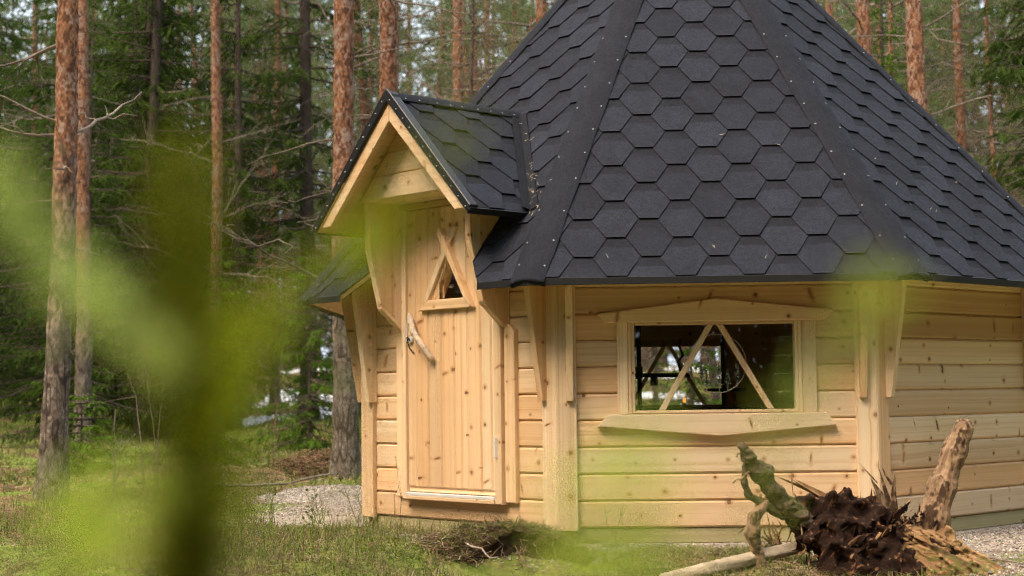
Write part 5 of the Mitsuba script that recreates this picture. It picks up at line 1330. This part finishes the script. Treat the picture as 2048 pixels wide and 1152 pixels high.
s.put('fallen_needles', 'pale_needle'); name('fallen_needles', 'pale dry needles fallen into the valley and on the slopes of the roof', 'needles', kind='stuff')

# ------------------------------------------------------------------ plants close before the lens, far out of focus
scene['shoot_bark'] = plain(0.085, 0.075, 0.022, 0.9)
scene['shoot_dark'] = leafmat(0.16, 0.185, 0.012, 1.0)
scene['shoot_green'] = leafmat(0.32, 0.38, 0.012, 1.2)
scene['shoot_fresh'] = leafmat(0.50, 0.62, 0.09, 1.2)
scene['shoot_pale'] = leafmat(0.58, 0.70, 0.18, 1.2)
def spline(pts, n):
    from scipy.interpolate import CubicSpline
    pts = np.array(pts); t = np.linspace(0, len(pts) - 1, n)
    return np.stack([CubicSpline(np.arange(len(pts)), pts[:, c])(t) for c in range(3)], 1)

def needled(key, pts, r, per_m, ln, w, mat, rng, taper=0.5, stem='shoot_bark', start=0.0, full=1.0, end_thin=0.0):
    """A shoot: a stem with needles set all round it."""
    q = spline(pts, 40); seg = np.linalg.norm(np.diff(q, axis=0), axis=1).sum()
    v, f = tube(q, np.linspace(r, r * taper, 40), 8); k = put(key, (v, f), stem, True)
    n = int(per_m * seg); t = start + (1 - start) * rng.uniform(0, 1, n)
    if end_thin: t = t[rng.uniform(size=n) > end_thin * ((t - start) / (1 - start)) ** 2]; n = len(t)
    i = np.clip((t * 39).astype(int), 0, 38); c = q[i] + (q[i + 1] - q[i]) * (t * 39 - i)[:, None]
    d = q[i + 1] - q[i]; d /= np.linalg.norm(d, axis=1, keepdims=True)
    o = np.cross(d, rng.normal(size=(n, 3))); o /= np.linalg.norm(o, axis=1, keepdims=True)
    e = o * 0.8 + d * rng.uniform(0.3, 0.9, n)[:, None]; e /= np.linalg.norm(e, axis=1, keepdims=True)
    s_ = np.cross(e, rng.normal(size=(n, 3))); s_ /= np.linalg.norm(s_, axis=1, keepdims=True)
    L0 = (ln * rng.uniform(0.6, 1.15, n) * (1 - (1 - full) * t))[:, None]
    V = np.stack([c, c + e * L0 * 0.5 + s_ * w / 2, c + e * L0, c + e * L0 * 0.5 - s_ * w / 2], 1).reshape(-1, 3)
    j = np.arange(n)[:, None] * 4
    kk = put(k + '__needles', (V, np.vstack([j + np.array([0, 1, 2]), j + np.array([0, 2, 3])])), mat, False); labels[kk] = {'kind': 'stuff'}
    return k
r7 = np.random.default_rng(700)
YS = name('spruce_sapling', 'blurred dark spruce sapling close to the lens at the left', 'sapling')
needled(YS + '__leader', [(-0.166, -9.06, -0.08), (-0.163, -9.07, 0.25), (-0.1598, -9.0835, 0.5356), (-0.1581, -9.0871, 0.5905), (-0.1561, -9.0896, 0.6303), (-0.1552, -9.0916, 0.6619), (-0.1598, -9.0845, 0.6976), (-0.1668, -9.0702, 0.7282)], 0.0058, 2500, 0.0200, 0.0019, 'shoot_dark', r7, 0.22, end_thin=0.75, start=0.35)
for pts, mat, dens, ln in (([(-0.1576, -9.0912, 0.6524), (-0.1585, -9.1223, 0.6626), (-0.1620, -9.1536, 0.6728), (-0.1664, -9.1749, 0.6824), (-0.1724, -9.1866, 0.6959), (-0.1768, -9.1979, 0.7061)], 'shoot_pale', 3300, 0.0150),
                           ([(-0.1545, -9.0907, 0.6492), (-0.1437, -9.1005, 0.6630), (-0.1285, -9.1096, 0.6731), (-0.1153, -9.1187, 0.6799)], 'shoot_green', 3000, 0.0145),
                           ([(-0.1544, -9.0888, 0.6224), (-0.1412, -9.1089, 0.6414), (-0.1321, -9.1189, 0.6548), (-0.1175, -9.1281, 0.6661)], 'shoot_green', 3000, 0.0145),
                           ([(-0.1547, -9.0877, 0.6050), (-0.1416, -9.0970, 0.6150), (-0.1323, -9.1072, 0.6307)], 'shoot_green', 3000, 0.0145),
                           ([(-0.1583, -9.0886, 0.6130), (-0.1608, -9.1198, 0.6225), (-0.1674, -9.1310, 0.6275)], 'shoot_fresh', 3200, 0.012)):
    needled(YS + '__side_shoot', pts, 0.0012, dens * 0.72, ln, 0.0014, mat, r7, 0.5, full=0.75)

def sprig(label, pts, leaves, mat, ln, w, rng, r=0.0006, start=0.3, key='leafy_sprig', spread=0.7):
    """A thin stem with small oval leaves, each leaf its own mesh."""
    k = name(numbered(key), label, 'sprig')
    q = spline(pts, 48); v, f = tube(q, np.linspace(r * 1.5, r, 48), 6); put(k + '__stem', (v, f), 'twig_green', True)
    for i in range(leaves):
        t = start + (1 - start) * (i + rng.uniform(0.2, 0.8)) / leaves; j = min(46, int(t * 47)); d = unit(q[j + 1] - q[j])
        ax = unit(d * 0.75 + unit(np.cross(d, [0, 1.0, 0.1])) * (1 if i % 2 else -1) * spread * rng.uniform(0.5, 1.1) + rng.normal(size=3) * 0.15)
        v, f = leaf(q[j], ax, np.array([rng.normal() * 0.3, -1.0, 0.5 + rng.normal() * 0.3]), ln * rng.uniform(0.75, 1.2), w * rng.uniform(0.8, 1.15)); put(k + '__leaf', (v, f), mat, False)
sprig('blurred pale green sprig at the bottom left corner', [(-0.17, -9.15, -0.08), (-0.16, -9.16, 0.3), (-0.1394, -9.1647, 0.5659), (-0.1460, -9.1768, 0.5846), (-0.1485, -9.1882, 0.6010), (-0.1495, -9.1891, 0.6112), (-0.1556, -9.1906, 0.6239)], 11, 'shoot_fresh', 0.015, 0.0065, r7, start=0.72)
sprig('blurred green sprig leaning in from the left edge near the ground', [(-0.20, -9.15, -0.08), (-0.20, -9.16, 0.3), (-0.1907, -9.1711, 0.5772), (-0.1756, -9.1805, 0.5914), (-0.1598, -9.1895, 0.6012), (-0.1459, -9.1881, 0.6035)], 9, 'shoot_fresh', 0.014, 0.0058, r7, start=0.55)
sprig('blurred green sprig across the left eave behind the hood', [(-0.14, -9.12, -0.08), (-0.13, -9.13, 0.4), (-0.1153, -9.1474, 0.6570), (-0.1043, -9.1572, 0.6702), (-0.0938, -9.1667, 0.6782), (-0.0837, -9.1761, 0.6844), (-0.0783, -9.1760, 0.6921)], 8, 'shoot_green', 0.012, 0.0055, r7, start=0.62)
sprig('faint blurred sprig across the door and the hood roof', [(-0.12, -9.14, -0.08), (-0.10, -9.15, 0.4), (-0.0847, -9.1651, 0.6694), (-0.0772, -9.1754, 0.6843), (-0.0714, -9.1853, 0.6922), (-0.0620, -9.1951, 0.7033), (-0.0563, -9.1952, 0.7131)], 5, 'shoot_green', 0.010, 0.0028, r7, start=0.62)
sprig('tall blurred light green sprig rising over the window corner to the right post', [(0.01, -9.13, -0.08), (0.01, -9.14, 0.3), (0.0113, -9.1483, 0.5781), (0.0141, -9.1599, 0.6055), (0.0190, -9.1711, 0.6279), (0.0278, -9.1818, 0.6456), (0.0372, -9.1917, 0.6587), (0.0425, -9.1915, 0.6670), (0.0490, -9.1910, 0.6729)], 13, 'shoot_fresh', 0.011, 0.0027, r7, start=0.42)
sprig('blurred light green sprig low over the window wall, right of the middle post', [(-0.005, -9.15, -0.08), (-0.006, -9.16, 0.3), (-0.0069, -9.1707, 0.5815), (-0.0099, -9.1827, 0.6053), (-0.0121, -9.1840, 0.6201), (-0.0151, -9.1953, 0.6329)], 12, 'shoot_fresh', 0.015, 0.0044, r7, start=0.50, spread=1.3)
sprig('blurred light green sprig in front of the foot of the middle post', [(-0.026, -9.15, -0.08), (-0.026, -9.16, 0.3), (-0.0257, -9.1728, 0.5817), (-0.0235, -9.1840, 0.6018), (-0.0281, -9.1854, 0.6154), (-0.0284, -9.1963, 0.6230)], 10, 'shoot_fresh', 0.015, 0.0042, r7, start=0.50, spread=1.3)
